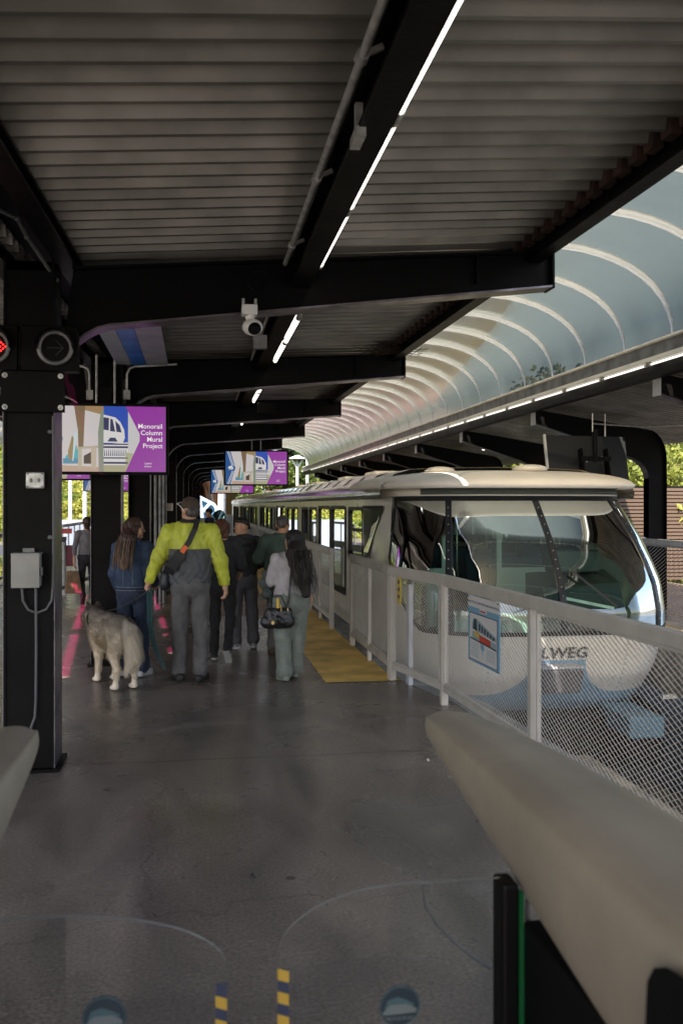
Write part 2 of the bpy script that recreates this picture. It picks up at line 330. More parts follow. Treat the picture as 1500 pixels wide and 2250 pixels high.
# ------------------------------------------------------------------ canopy frames: a column with its cantilevered ribs
def rib_profile(xc, xe, ze, sgn):
    """outline of one side: inner face of column up, curved knee, rib underside to the tip and back along the top"""
    xr = xc+sgn*.155; zb0 = 2.90
    r = .42; pts = []
    for k in range(9):
        a = math.pi/2*k/8; pts.append((xr+sgn*r*(1-math.cos(a)), zb0-r+r*math.sin(a)))
    under = pts+[(xe, ze)]
    top = [(xe, ze+.235), (xr+sgn*.1, 3.245)]
    return xr, under, top
def canopy_frame(i, Y):
    xc = colX(Y); yw = .165
    lab = ['black steel canopy column and rib just behind the camera', 'nearest black canopy column with grey electrical box and signal lamps',
           'second black canopy column behind the large hanging screen', 'third black canopy column bearing a no smoking sign',
           'fourth black canopy column bearing the farther no smoking sign'][min(i, 4)] if i < 5 else 'slender black canopy column far down the platform, %s of the receding row' % ['fifth', 'sixth', 'seventh', 'eighth', 'ninth', 'tenth', 'last'][i-5]
    root = empty('canopy_frame', (xc, Y, 0), 0, lab, 'canopy frame', 'black canopy frames along the platform')
    def L(pts): return [(p[0]-xc, p[1]) for p in pts]
    b = MB().use('black')       # H column
    b.box(-.155, -.14, -yw, yw, 0, 3.3); b.box(.14, .155, -yw, yw, 0, 3.3)
    b.box(-.14, .14, -.01, .01, 0, 3.3); b.box(-.19, .19, -.2, .2, -.001, .02)
    if i in (1, 2): b.box(-.14, .14, -yw+.012, -yw+.02, .02, 3.2)
    b.build('column', None, root, label=None)
    b = MB().use('flange'); b.box(.1555, .160, -yw, yw, .02, 2.48); b.box(-.160, -.1555, -yw, yw, .02, 2.48)
    b.build('edge_strip', None, root)
    for sgn in (1, -1):
        xe, ze = EX[i], EZ[i]
        if sgn < 0: xe = 2*xc-xe
        xr, under, top = rib_profile(xc, xe, ze, sgn)
        web = under+top; w = MB().use('black'); w.prism(L(web), 'y', -.01, .01)
        # top flange
        (xa, za), (xb, zb) = L(top)
        w.hexa([(min(xa, xb), -.075, (zb if sgn > 0 else za)), (max(xa, xb), -.075, (za if sgn > 0 else zb)), (max(xa, xb), .075, (za if sgn > 0 else zb)), (min(xa, xb), .075, (zb if sgn > 0 else za)),
                (min(xa, xb), -.075, (zb if sgn > 0 else za)+.015), (max(xa, xb), -.075, (za if sgn > 0 else zb)+.015), (max(xa, xb), .075, (za if sgn > 0 else zb)+.015), (min(xa, xb), .075, (zb if sgn > 0 else za)+.015)])
        # tip plate and stiffener
        w.box(xe-xc-.008, xe-xc+.008, -.085, .085, ze-.02, ze+.25)
        w.box(xe-xc-sgn*.55-.006, xe-xc-sgn*.55+.006, -.07, .07, ze+.0, ze+.21)
        w.box(-.15, .15, -.155, .155, 3.245, 3.26)
        w.build('rib', None, root)
        f = MB().use('flange'); U = L(under); G = []
        for (x, z) in U: G.append([(x, -.085, z), (x, .085, z)])
        G2 = [[(p[0], p[1], p[2]-.014) for p in row] for row in G]
        f.grid(G); f.grid([r[::-1] for r in G2]); 
        for k in range(len(U)-1):
            for j in (0, 1): f.add([G[k][j], G[k+1][j], G2[k+1][j], G2[k][j]], [(0, 1, 2, 3) if j else (3, 2, 1, 0)], False)
        f.build('bottom_flange', None, root)
    return root
frames = [canopy_frame(i, Y) for i, Y in enumerate(FY)]

# ------------------------------------------------------------------ corrugated roof decks, with two narrow pink-glazed slots added in the left one to cast floor streaks
def slotx(Y):
    """(x, half width) of the added glazed slots at roof height"""
    out = []
    if 6.9 < Y < 14.9 and not 7.25 < Y < 8.05: out.append((lerp(-1.26, -1.85, (Y-6.9)/7.9), .045-.002*(Y-6.9)))
    if 6.6 < Y < 15.6: out.append((lerp(-2.53, -3.17, (Y-8.0)/7.5), .055-.002*(Y-8)))
    return out
def deck(name, xa, xb, zf, y0, y1, label, slots=False, per=.18):
    b = MB().use('deck'); prof = [(0, 0), (.032, 0), (.038, .068), (.152, .068), (.18, 0)]; y = y0; rows = []
    ys = []
    while y < y1:
        for (dy, dz) in prof[:-1]: ys.append((y+dy, dz))
        y += per
    gl = MB()
    for (ya, da), (yb, db) in zip(ys[:-1], ys[1:]):
        s0 = slotx(ya) if slots else []
        segs = []; c = [xa(ya), xb(ya)]
        cuts = []
        for (sx, hw) in s0: cuts.append((sx-hw, sx+hw))
        cuts.sort(); lo = xa((ya+yb)/2); hi = xb((ya+yb)/2)
        cur = lo
        for (ca, cb) in cuts: segs.append((cur, ca)); cur = cb
        segs.append((cur, hi))
        for (p, q) in segs: b.add([(p, ya, zf(p, ya)+da), (q, ya, zf(q, ya)+da), (q, yb, zf(q, yb)+db), (p, yb, zf(p, yb)+db)], [(0, 1, 2, 3)], False)
        for (p, q) in cuts: gl.add([(p-.01, ya, zf(p, ya)+.07), (q+.01, ya, zf(q, ya)+.07), (q+.01, yb+.001, zf(q, yb)+.07), (p-.01, yb+.001, zf(p, yb)+.07)], [(0, 1, 2, 3)], False)
    root = b.build(name, None, None, label=label, cat='roof deck')
    t = MB().use('blackm')   # weather skin above the sheets
    ystep = list(np.arange(y0, y1, .5))
    for ya in ystep:
        yb = ya+.5; s0 = slotx(ya+.25) if slots else []
        cur = xa(ya); segs = []
        for (sx, hw) in sorted(s0): segs.append((cur, sx-hw-.06)); cur = sx+hw+.06
        segs.append((cur, xb(ya)))
        for (p, q) in segs: t.add([(p, ya, zf(p, ya)+.085), (q, ya, zf(q, ya)+.085), (q, yb, zf(q, yb)+.085), (p, yb, zf(p, yb)+.085)], [(0, 1, 2, 3)], False)
    t.build('roof_skin', None, root)
    if gl.v: gl.build('added_pink_glazing', M['pink'], root)
    return root
M['pink'] = glassmat('added_pink_glazing', (.62, .05, .29), 1.3)  # added glazing, tints the sun into pink streaks on the floor
zt = lambda x, y: 3.36+(tipZ(y)+.235+.12-3.36)*max(0, (x-colX(y)))/max(.1, tipX(y)-colX(y))
deck('roof_deck', lambda y: colX(y)+.1, lambda y: tipX(y)-.1, zt, -2.6, 46, 'corrugated grey roof deck above the walkway beside the monorail')
zl = lambda x, y: zt(2*colX(y)-x, y)
deck('roof_deck', lambda y: 2*colX(y)-tipX(y)+.1, lambda y: colX(y)-.1, zl, -2.6, 46, 'corrugated roof deck on the far left side of the columns', slots=True)

# longitudinal beams ("purlins")
def ibeam(name, xs, ys, zs, w, h, label, web=.02, tag_kw=None, closed=False):
    b = MB().use('black')
    for k in range(len(ys)-1):
        p = Vector((xs[k], ys[k], zs[k])); q = Vector((xs[k+1], ys[k+1], zs[k+1]))
        for (dz, ww, hh) in ((.01, w, .02), (h-.01, w, .02), (h/2, web, h-.04)):
            b.bar(p+Vector((0, 0, dz)), q+Vector((0, 0, dz)), ww, hh)
    return b.build(name, label=label, cat='beam')
yy = [-2.5]+FY+[46]
def along(fx, fz): return [fx(y) for y in yy], yy, [fz(y) for y in yy]
X, Y_, Z = along(lambda y: .69+.002*y, lambda y: 3.185 if y < 8 else 3.15); ibeam('canopy_beam', X, Y_, [3.185]*len(X), .13, .2, 'black longitudinal roof beam that carries the lit tubes')
X, Y_, Z = along(lambda y: colX(y)+.22, lambda y: 3.2); ibeam('canopy_beam', X, Y_, [3.265]*len(X), .12, .1, 'black roof beam running just right of the column tops')
X, Y_, Z = along(lambda y: colX(y)-.22, lambda y: 3.2); ibeam('canopy_beam', X, Y_, [3.265]*len(X), .12, .1, 'black roof beam running just left of the column tops')
X, Y_, Z = along(lambda y: 2*colX(y)-.69-1.0, lambda y: 3.2); 
# edge channels
def edge_beam(fx, fz, label, sgn, h=.24):
    b = MB().use('black')
    for k in range(len(yy)-1):
        p = Vector((fx(yy[k]), yy[k], fz(yy[k]))); q = Vector((fx(yy[k+1]), yy[k+1], fz(yy[k+1])))
        b.bar(p+Vector((0, 0, h/2)), q+Vector((0, 0, h/2)), .025, h); o = Vector((-sgn*.05, 0, 0))
        b.bar(p+o+Vector((0, 0, .008)), q+o+Vector((0, 0, .008)), .09, .016); b.bar(p+o+Vector((0, 0, h)), q+o+Vector((0, 0, h)), .09, .016)
    return b.build('roof_edge_beam', label=label, cat='beam')
edge_beam(lambda y: tipX(y)-.08, lambda y: tipZ(y)+.17, 'black edge beam of the near roof below the glazed vault', 1)
edge_beam(lambda y: 2*colX(y)-tipX(y)+.08, lambda y: tipZ(y)+.17, 'black edge beam of the far left roof', -1)
# rust-coloured packing where the deck meets the edge beam
b = MB().use(mat('rust', (.05, .024, .016), .85, ns=9, na=.5))
for y in np.arange(-2, 45, .18): b.box(tipX(y)-.17, tipX(y)-.11, y+.06, y+.165, tipZ(y)+.30, tipZ(y)+.40); b.box(tipX(y)-.15, tipX(y)-.11, y-.02, y+.065, tipZ(y)+.37, tipZ(y)+.397)
b.build('rusty_deck_closure', label='rusty jagged closure where roof deck meets the edge beam', cat='closure strip')

b = MB().use('blackm')  # strip added over the gap between the decks to stop sun leaking in
b.grid([[(colX(y)-.16, y, 3.475), (colX(y), y, 3.53), (colX(y)+.16, y, 3.475)] for y in yy], False); b.build('added_ridge_flashing', label='dark ridge flashing added against sun leaks above the row of columns', cat='flashing')
# painted soffit panels tucked beside the column line
b = MB().use(mat('soffit_grey', (.30, .31, .35), .4, ns=4, na=.15)); yA, yB = 6.75, 9.95
b.box(colX(8)+.50, colX(8)+.72, yA, yB, 3.17, 3.18); b.box(colX(8)+.19, colX(8)+.34, yA, yB, 3.17, 3.18)
b.use(mat('soffit_blue', (.03, .16, .55), .35, ns=4, na=.2)).box(colX(8)+.345, colX(8)+.495, yA, yB, 3.17, 3.18)
b.build('soffit_panel', label='blue and grey soffit panel under the roof beside the second column', cat='soffit panel')

# ------------------------------------------------------------------ lit tube fixtures
def tube_fixture(pa, pb, label, group, n=1, r=.019, tm='tube'):
    root = empty('tube_light', pa, 0, label, 'tube light', group)
    pa = Vector(pa); d = Vector(pb)-pa; L = d.length; u = d.normalized()
    b = MB().use('tubeh'); b.bar(Vector((0, 0, .045)), d+Vector((0, 0, .045)), .055, .04); b.build('tray', None, root)
    b = MB(); b.tube([u*.05, u*(L-.05)], r, 10); b.build('tube', tm, root)
    b = MB(); b.tube([u*.0, u*.055], r+.006, 8); b.build('lamp_holder', 'steel', root)
    b = MB(); b.tube([u*(L-.055), u*L], r+.006, 8); b.build('lamp_holder', 'steel', root)
    return root
grp = 'lit tubes under the canopy beam'
# near run: three visible tubes end at the first rib; later runs of about 2.5 tubes per bay
runs = [(6.18-1.22*k, 'lit white tube light in the near run, %s from the first rib' % ['first', 'second', 'third', 'fourth', 'fifth'][k]) for k in range(5)]
for y1, lb in runs: tube_fixture((.815, y1-1.2, 3.30), (.815, y1, 3.30), lb, grp)
for j in range(1, 9):
    yb = FY[j+1]-.18
    for k in range(2):
        tube_fixture((.82+.003*yb, yb-1.22*(k+1)+.02, 3.27), (.82+.003*yb, yb-1.22*k, 3.27), 'lit tube light beyond rib %s, the %s of its pair' % (['one', 'two', 'three', 'four', 'five', 'six', 'seven', 'eight'][j-1], ['farther', 'nearer'][k]), grp)
# conduits
def conduit(pts, r, label, m='steel', name='conduit'):
    b = MB(); b.tube(pts, r, 8)
    for q in pts[1:-1]: b.ellip(q, r*1.5, r*1.5, r*1.5, 8, 6)
    return b.build(name, m, label=label, cat='conduit')
b = MB(); b.tube([(.585, -1, 3.30), (.585, 6.15, 3.30)], .017, 8)
for y in (.8, 2.0, 3.25, 4.5, 5.7): b.tube([(.585, y, 3.30), (.585, y+.05, 3.30)], .026, 8); b.bar((.58, y+.02, 3.30), (.66, y+.02, 3.34), .02)
b.build('conduit', 'steel', label='long galvanised conduit beside the near run of tube lights', cat='conduit')
b = MB()
for j in range(1, 8): b.tube([(.60, FY[j]+.2, 3.29), (.60, FY[j+1]-.15, 3.29)], .015, 6)
b.build('conduit', 'steel', label='thin conduit beside the tube lights farther along the roof', cat='conduit')
b = MB().use('steel'); b.bar((.64, 3.6, 3.17), (.64, 3.75, 3.17), .04, .04); b.bar((.64, 3.66, 3.17), (.64, 3.66, 3.3), .03, .03)
b.build('strut_bracket', label='short steel strut bracket under the near roof beam', cat='bracket')
# beam clips along the rib tops
for i, Y in enumerate(FY[1:6]):
    b = MB().use('steel')
    for x in np.linspace(-.1, EX[i+1]-.35, 5):
        z = 3.245+.21*(x+.9)/3.3; z = lerp(3.245, EZ[i+1]+.235, (x-colX(Y)-.25)/(EX[i+1]-colX(Y)-.25))
        b.box(x, x+.03, Y-.11, Y-.07, z-.02, z+.04); b.tube([(x+.015, Y-.1, z-.05), (x+.015, Y-.1, z+.05)], .006, 6)
    b.build('beam_clips', None, frames[i+1])

# ------------------------------------------------------------------ glazed vault over the track
M['frost'] = glassmat('frosted_vault', (.195, .172, .125), 1.04, 0, .3, extra=(.085, .105, .10), tf=.55, dirt=.12)
M['frostpink'] = glassmat('frosted_vault_pink', (.20, .13, .14), 1.04, 0, .3, extra=(.17, .10, .115), tf=.58, dirt=.15)
M['alu'] = mat('vault_aluminium', (.88, .87, .85), .4, .0, ns=6, na=.15)
m_ = mat('vault_bar', (.85, .86, .84), .5); n, l = m_.node_tree.nodes, m_.node_tree.links
tl_ = n.new('ShaderNodeBsdfTranslucent'); tl_.inputs[0].default_value = (.75, .76, .75, 1); ms_ = n.new('ShaderNodeMixShader'); ms_.inputs[0].default_value = .65
l.new(n['Principled BSDF'].outputs[0], ms_.inputs[1]); l.new(tl_.outputs[0], ms_.inputs[2]); l.new(ms_.outputs[0], n['Material Output'].inputs[0]); M['arcbar'] = m_
def vault(label, fxl, fzl, fxr, fzr, rise, y0, n, dy, pink=()):
    root = empty('glazed_vault', (0, 0, 0), 0, label, 'glazed vault')
    def arc(y, k, m=18, off=0.):
        xl, zl_, xr, zr = fxl(y), fzl(y), fxr(y), fzr(y); out = []
        for j in range(m+1):
            a = math.pi*(1-j/m); t = (1+math.cos(a))/2
            s = math.sin(a)**.85 if 0 < j < m else 0
            out.append(Vector((lerp(xl, xr, t), y, lerp(zl_, zr, t)+(rise+off)*s+off)))
        return out
    for k in range(n):
        y = y0+dy*k; A = arc(y, k, 22)
        b = MB().use('arcbar'); G = []
        for p in A: G.append([p+Vector((0, -.034, -.05)), p+Vector((0, .034, -.05)), p+Vector((0, .034, .012)), p+Vector((0, -.034, .012))])
        b.grid(G, False, closed=True); b.build('arch_bar', None, root)
        if k < n-1:
            B = arc(y+dy, k, 22); g = MB(); g.grid([[p+Vector((0, .02, .004)) for p in A], [(p+q)/2+Vector((0, 0, .004)) for p, q in zip(A, B)], [p+Vector((0, -.02, .004)) for p in B]])
            g.build('pane', M['frostpink'] if k in pink else M['frost'], root)
    return root
zR = 3.60
vault('barrel vault of frosted glass panes over the white monorail', lambda y: tipX(y)-.02, lambda y: tipZ(y)+.40, lambda y: 5.31, lambda y: zR, 1.02, 9.83-1.19*6, 36, 1.19, pink=range(19, 27))
vault('barrel vault of frosted glass panes over the far left track', lambda y: 2*colX(y)-5.3, lambda y: zR, lambda y: 2*colX(y)-tipX(y)+.02, lambda y: tipZ(y)+.40, 1.02, 9.83-1.19*5, 34, 1.19)

# ------------------------------------------------------------------ opposite roof on the right
sl_ = .14
zr = lambda x, y: 3.40-sl_*(x-5.4)
b = MB().use(mat('fascia_paint', (.17, .175, .19), .45, ns=4, na=.4, bump=.2, bs=12)); b.box(5.26, 5.36, -3, 46, 3.36, 3.585)
b.use('alu').box(5.20, 5.36, -3, 46, 3.588, 3.61); b.use('tubeh').box(5.16, 5.255, -3, 46, 3.37, 3.41); b.use('black').box(5.265, 5.40, -3, 46, 3.20, 3.355)
b.build('fascia_beam', label='long grey fascia beam under the right side of the glass vault', cat='beam')
for k, y in enumerate(np.arange(4.0, 42, 1.24)):
    tube_fixture((5.20, y, 3.335), (5.20, y+1.2, 3.335), 'lit tube number %d along the grey fascia, counted from the camera' % (k+1), 'lit tubes along the fascia beam', r=.013, tm='tube2')
def deck_r(name, x0, x1, zf, label): return deck(name, lambda y: x0, lambda y: x1, zf, 2, 46, label)
deck_r('roof_deck', 5.45, 9.3, lambda x, y: zr(x, y)+.06, 'corrugated roof deck over the opposite platform')
RY = [11.0-.154*5.6+.1, 15.0-.7, 18.6, 22.6, 26.6, 30.6, 34.6, 38.6, 42.6]; RY[0] = 10.35; RY[1] = 14.45
for i, Y in enumerate([6.3]+RY):
    root = empty('canopy_frame', (7.5, Y, 0), 0, 'black canopy frame of the opposite platform, %s from the camera' % ['first', 'second', 'third', 'fourth', 'fifth', 'sixth', 'seventh', 'eighth', 'ninth', 'tenth'][i], 'canopy frame', 'black canopy frames of the opposite platform')
    pts = [(-2.1, 3.02), (-.35, 2.80)]
    kn = []
    for k in range(7):
        a = math.pi/2*k/6; kn.append((-.62+.46*math.sin(a), 2.42-.36+.36*math.cos(a)+.10))
    out = []
    for k in range(7):
        a = math.pi/2*(1-k/6); out.append((-.2+.36*math.sin(a), 2.52+.3*math.cos(a)-.0))
    b = MB().use('black'); prof = [(-2.1, 3.03), (-.9, 2.66)]+kn+[(-.16, 0), (.16, 0), (.16, 2.45)]+[(.16-.34*(1-math.cos(math.pi/2*k/6)), 2.45+.5*math.sin(math.pi/2*k/6)) for k in range(1, 7)]+[(-2.1, 3.25)]
    b.prism(prof, 'y', -.012, .012)
    b.build('web', None, root)
    f = MB().use('flange'); U = [(-2.1, 3.03), (-.9, 2.66)]+kn+[(-.16, 0)]; f.grid([[(x, -.09, z), (x, .09, z)] for x, z in U]); f.grid([[(x, .09, z-.012), (x, -.09, z-.012)] for x, z in U])
    f.build('inner_flange', None, root)
    f = MB().use('black'); U = [(.16, 0), (.16, 2.45)]+[(.16-.34*(1-math.cos(math.pi/2*k/6)), 2.45+.5*math.sin(math.pi/2*k/6)) for k in range(1, 7)]+[(-2.1, 3.25)]
    f.grid([[(x, -.09, z), (x, .09, z)] for x, z in U]); f.build('outer_flange', None, root)
    f = MB().use('fence_white').box(-2.115, -2.1, -.09, .09, 3.0, 3.27); f.build('tip_plate', None, root)
# conduits and small lamps under the right roof
conduit([(6.3, 14.2, 3.02), (7.0, 13.9, 2.95), (8.2, 12.6, 2.93)], .014, 'bent conduit under the opposite roof')
for k, (px, py, d) in enumerate([(830, 0, 0)]): pass
for k, (x, y) in enumerate(((7.3, 12.2), (6.35, 20.4), (6.35, 28.4))):
    tube_fixture((x, y, 2.98), (x+1.0, y-.2, 2.94), 'lit tube light crosswise under the opposite roof, %s' % ['at the right photo edge', 'above the train roof', 'farthest along'][k], 'cross lamps under the opposite roof')

# ------------------------------------------------------------------ monitors
def picture(b, w, h, em):
    """advert: blue chevron, photo of column and murals, purple panel with words.  origin at lower left, x right, z up"""
    O = (0, 0, 0); ux = (1, 0, 0); uz = (0, 0, 1)
    def q(pts, c, lay): b.use(em(c)); poly_on(b, [(interp(x, [0, .20, .36, .475, .58, .63, .82, .885, 1], [0, .16, .25, .34, .45, .49, .69, .785, 1])*w, z*h) for x, z in pts], O, ux, uz, .0012*lay)
    q([(0, 0), (1, 0), (1, 1), (0, 1)], (.52, .50, .52), 1)                       # pale sky
    q([(.13, 0), (.74, 0), (.72, .06), (.13, .10)], (.42, .30, .24), 2)
    q([(.22, .16), (.42, .16), (.40, .34), (.36, .46), (.33, .30), (.24, .24)], (.05, .34, .42), 2)
    q([(.20, .12), (.42, .12), (.42, .20), (.20, .20)], (.06, .22, .34), 3)
    q([(.27, .30), (.30, .42), (.33, .55), (.36, .50), (.37, .30), (.33, .16), (.28, .20)], (.26, .19, .09), 4)
    q([(.335, .16), (.35, .16), (.375, .40), (.39, .58), (.36, .60), (.345, .34)], (.45, .60, .66), 5)
    q([(.34, 1), (.64, 1), (.64, .86), (.46, .94), (.34, 1)], (.30, .20, .10), 5)
    q([(.36, 1), (.475, 1), (.455, .36), (.405, .36), (.40, .62)], (.17, .115, .065), 6)      # stone column
    q([(.40, .05), (.44, .05), (.44, .36), (.40, .36)], (.40, .36, .29), 7); q([(.52, .05), (.56, .05), (.56, .38), (.52, .38)], (.42, .37, .30), 7)
    q([(.38, .34), (.58, .36), (.58, .40), (.38, .37)], (.38, .35, .28), 8); q([(.46, .12), (.52, .12), (.52, .30), (.46, .24)], (.05, .035, .03), 6)
    q([(.58, 0), (.63, 0), (.635, .95), (.60, .90), (.575, .60)], (.20, .24, .19), 9)
    q([(.63, 0), (.82, 0), (.82, 1), (.63, 1)], (.02, .07, .40), 9)                 # mural column, blue
    q([(.63, .0), (.82, .0), (.82, .10), (.63, .10)], (.34, .33, .22), 10)
    q([(.63, .10), (.82, .10), (.82, .45), (.63, .42)], (.60, .60, .62), 10)
    for i in range(12): q([(.635+i*.015, .24), (.643+i*.015, .24), (.640+i*.015, .34), (.637+i*.015, .34)], (.03, .035, .10), 11)
    for z0, z1 in ((.12, .15), (.20, .22), (.36, .39), (.41, .43)): q([(.63, z0), (.82, z0), (.82, z1), (.63, z1)], (.03, .035, .10), 11)
    q([(.63, .44), (.78, .44), (.795, .52), (.79, .64), (.76, .76), (.72, .83), (.63, .87)], (.60, .60, .62), 10)   # pale train nose
    q([(.63, .64), (.67, .63), (.672, .82), (.63, .83)], (.03, .035, .10), 11); q([(.68, .62), (.72, .61), (.70, .80), (.682, .81)], (.03, .035, .10), 11); q([(.73, .61), (.77, .60), (.755, .71), (.72, .78)], (.03, .035, .10), 11)
    q([(.66, .46), (.74, .46), (.72, .52), (.68, .52)], (.03, .035, .10), 11)
    q([(.82, 0), (1, 0), (1, 1), (.80, 1), (.82, .94)], (.50, .50, .53), 10)
    q([(.80, 0), (.90, 0), (.90, .25), (.80, .30)], (.36, .38, .25), 11)
    q([(.80, 0), (1, 0), (1, 1), (.80, 1), (.885, .58), (.885, .47)], (.26, .035, .32), 12)     # purple panel
    q([(0, 0), (.10, 0), (.20, .50), (.10, 1), (0, 1)], (.01, .08, .26), 12)        # blue chevron
    for a in (.03, .06): q([(a, 1), (a+.013, 1), (a+.113, .55), (a+.10, .55)], (.6, .62, .66), 13); q([(a+.10, .40), (a+.113, .40), (a+.013, 0), (a, 0)], (.6, .62, .66), 13)
    q([(.05, .50), (.07, .55), (.12, .56), (.15, .52), (.16, .47), (.06, .47)], (.6, .62, .66), 14)
    q([(.07, .44), (.15, .44), (.15, .455), (.07, .455)], (.6, .62, .66), 14)
    wh = em((.8, .8, .82)); b.use(wh)
    for s, z in (('Monorail', .665), ('Column', .565), ('Mural', .465), ('Project', .365)): text_on(b, s, (.975*w, 0, z*h), ux, uz, .102*h, .0012*14, bold=.008, align='RIGHT')
    text_on(b, 'Learn', (.885*w, 0, .115*h), ux, uz, .046*h, .0012*14, align='RIGHT'); text_on(b, 'more:', (.885*w, 0, .07*h), ux, uz, .046*h, .0012*14, align='RIGHT')
_em = {}
def em(c):
    if c not in _em: _em[c] = mat('screen_%02x%02x%02x' % tuple(int(v*255) for v in c), (.01, .01, .01), .25, emit=c, es=.22)
    return _em[c]
def monitor(loc, w, h, rz, label, hang=True, top=3.2):
    root = empty('hanging_monitor', loc, rz, label, 'monitor', 'hanging advert monitors')
    b = MB().use('blackm').box(-w/2-.03, w/2+.03, .0, .07, -.03, h+.03)
    b.box(-w/2-.03, w/2+.03, -.012, .0, -.03, -.002); b.box(-w/2-.03, w/2+.03, -.012, .0, h+.002, h+.03); b.box(-w/2-.03, -w/2-.002, -.012, 0, -.002, h+.002); b.box(w/2+.002, w/2+.03, -.012, 0, -.002, h+.002)
    b.build('housing', None, root)
    s = MB(); picture(s, w, h, em); 
    s.v = [(x-w/2, y-.0, z) for x, y, z in s.v]; sc = s.build('screen', None, root)
    if hang:
        p = MB().use('steel'); zt_ = top-loc[2]
        for x in (-.09, .09): p.tube([(x, .06, h*.5), (x, .06, zt_)], .012, 8)
        p.use('black').box(-.16, .16, .07, .12, h*.3, h*.8); p.box(-.05, .05, .04, .10, h+.03, h+.2)
        p.build('hanger', None, root)
    return root
W55, H55 = 1.21, .665
q = P(370-6, 1042-5, 9.55); monitor((q.x-W55/2, q.y+.02, q.z), W55, H55, 0, 'large hanging monitor behind the nearest column showing a purple monorail mural advert', top=3.24)
q = P(630, 1064, 19.2); monitor((q.x-W55/2-.02, q.y, q.z), W55*1.03, H55, R(-3), 'hanging monitor above the walkway, nearer of the two beside the train', top=3.15)
q = P(556, 1083, 27.3); monitor((q.x-W55/2, q.y, q.z), W55, H55, R(-3), 'hanging monitor partly hidden behind the nearer walkway monitor', top=3.15)
q = P(197, 1052, 16.5); monitor((q.x-W55/2, q.y, q.z), W55, H55, 0, 'hanging monitor mostly hidden behind the nearest column and large screen', top=3.15)
q = P(288, 1078, 25); monitor((q.x-W55/2, q.y, q.z), W55, H55, 0, 'hanging monitor glimpsed between the second and third columns', top=3.15)
# the back of a tilted monitor over the cab
root = empty('tilted_monitor', P(1302, 1068, 12.4), R(8), 'black monitor seen from behind hanging tilted over the monorail cab', 'monitor'); root.scale = (1.12, 1, 1.2)
M['mon'] = mat('monitor_shell', (.012, .014, .017), .45)
b = MB().use('mon'); b.prism([(0, 0), (.09, -.02), (.17, .52), (.12, .56)], 'x', -.56, .50); b.build('housing', None, root)
b = MB().use('fence_white'); b.prism([(-.03, -.02), (-.005, -.02), (.14, .56), (.11, .57)], 'x', -.60, -.575); b.build('side_trim', None, root)
b = MB().use('black'); b.prism([(-.12, .12), (-.02, .05), (.05, .40), (-.03, .42)], 'x', -.18, -.16); b.prism([(-.12, .12), (-.02, .05), (.05, .40), (-.03, .42)], 'x', .16, .18); b.bar((-.2, -.06, .30), (.2, -.06, .30), .04, .05); b.tube([(0, -.06, .3), (0, -.04, .62)], .03, 10)
b.build('mount', None, root)
for x_, z_ in ((-.03, .6), (.14, .55)): b = MB().use('steel'); b.tube([(x_, -.04, z_), (x_, -.04, .80)], .008, 6); b.build('hanger_rod', None, root)
b = MB().use('steel')
for p in ((-.15, .08), (.14, .08), (-.4, -.0), (.4, .0), (.1, .3), (-.1, .25)): b.ellip((p[0], -.03, p[1]+.02), .012, .012, .012, 8, 5)
b.build('mounting_bolts', None, root)

# ------------------------------------------------------------------ signals, boxes, conduits on the nearest column
cx, cy = colX(6.35), 6.35; yf = cy-.17
q = P(78, 864, 6.0)
root = empty('mounting_plate', (q.x, yf-.02, q.z), 0, 'black bolted steel plate across the top of the nearest column', 'plate')
b = MB().use('black').box(-.195, .195, -.02, 0, -.13, .13); b.build('plate', None, root, bevel=.003)
for sx in (-1, 1):
    for sz in (-1, 1): b = MB().use('steel'); b.disc((sx*.17, -.02, sz*.10), (0, -1, 0), .017, .004, 16); b.ellip((sx*.17, -.026, sz*.1), .01, .008, .01, 8, 6); b.build('bolt', None, root)
root = empty('signal_light', P(88, 815, 5.95), 0, 'black signal lamp box with a lit red arrow and an unlit round lamp', 'signal light')
b = MB().use('black').box(-.11, .235, -.02, .10, 0, .285); b.box(-.42, -.135, -.02, .10, 0, .285); b.box(-.135, -.11, .0, .06, .03, .25); b.build('housing', None, root, bevel=.004)
for k, x in enumerate((.10, -.285)):
    b = MB().use('dsteel'); 
    ring = [[Vector((x+rr*math.cos(a), -.026-dy, .145+rr*math.sin(a))) for rr, dy in ((.108, 0), (.115, .018), (.088, .018), (.085, 0))] for a in np.linspace(0, 2*math.pi, 33)]
    b.grid(ring, True, closed=True); b.build('lamp_ring', None, root)
    b = MB().use('blackm'); b.disc((x, -.021, .145), (0, -1, 0), .09, .006, 28); b.build('lens', None, root)
    b = MB().use('blackm'); ss = [[Vector((x+.118*math.cos(a), -.03-t, .145+.118*math.sin(a)))for t in (0, .10)] for a in np.linspace(-.1, math.pi+.1, 18)]; b.grid(ss); b.build('visor', None, root, thick=.004)
red = mat('red_led', (.02, 0, 0), .4, emit=(1, .02, .02), es=1.0); dk = mat('dark_led', (.03, .03, .03), .4)
b = MB().use(red)
for (p, q_) in (((-.36, 0), (-.205, 0)), ((-.205, 0), (-.27, .065)), ((-.205, 0), (-.27, -.065))):
    for j, t in enumerate(np.linspace(0, 1, 6)): b.disc((lerp(p[0], q_[0], t), -.028, .145+lerp(p[1], q_[1], t)), (0, -1, 0), .0062, .004, 8)
b.build('arrow_leds', None, root)
b = MB().use(dk)
for (p, q_) in (((.05, 0), (.15, 0)), ((.15, 0), (.10, .05)), ((.15, 0), (.10, -.05))): b.bar((p[0], -.029, .145+p[1]), (q_[0], -.029, .145+q_[1]), .014, .004)
b.build('unlit_arrow', None, root)
q = P(68, 1286, 5.98)
root = empty('electrical_box', (q.x, yf-.005, q.z), 0, 'grey metal electrical box fixed to the nearest column', 'electrical box')
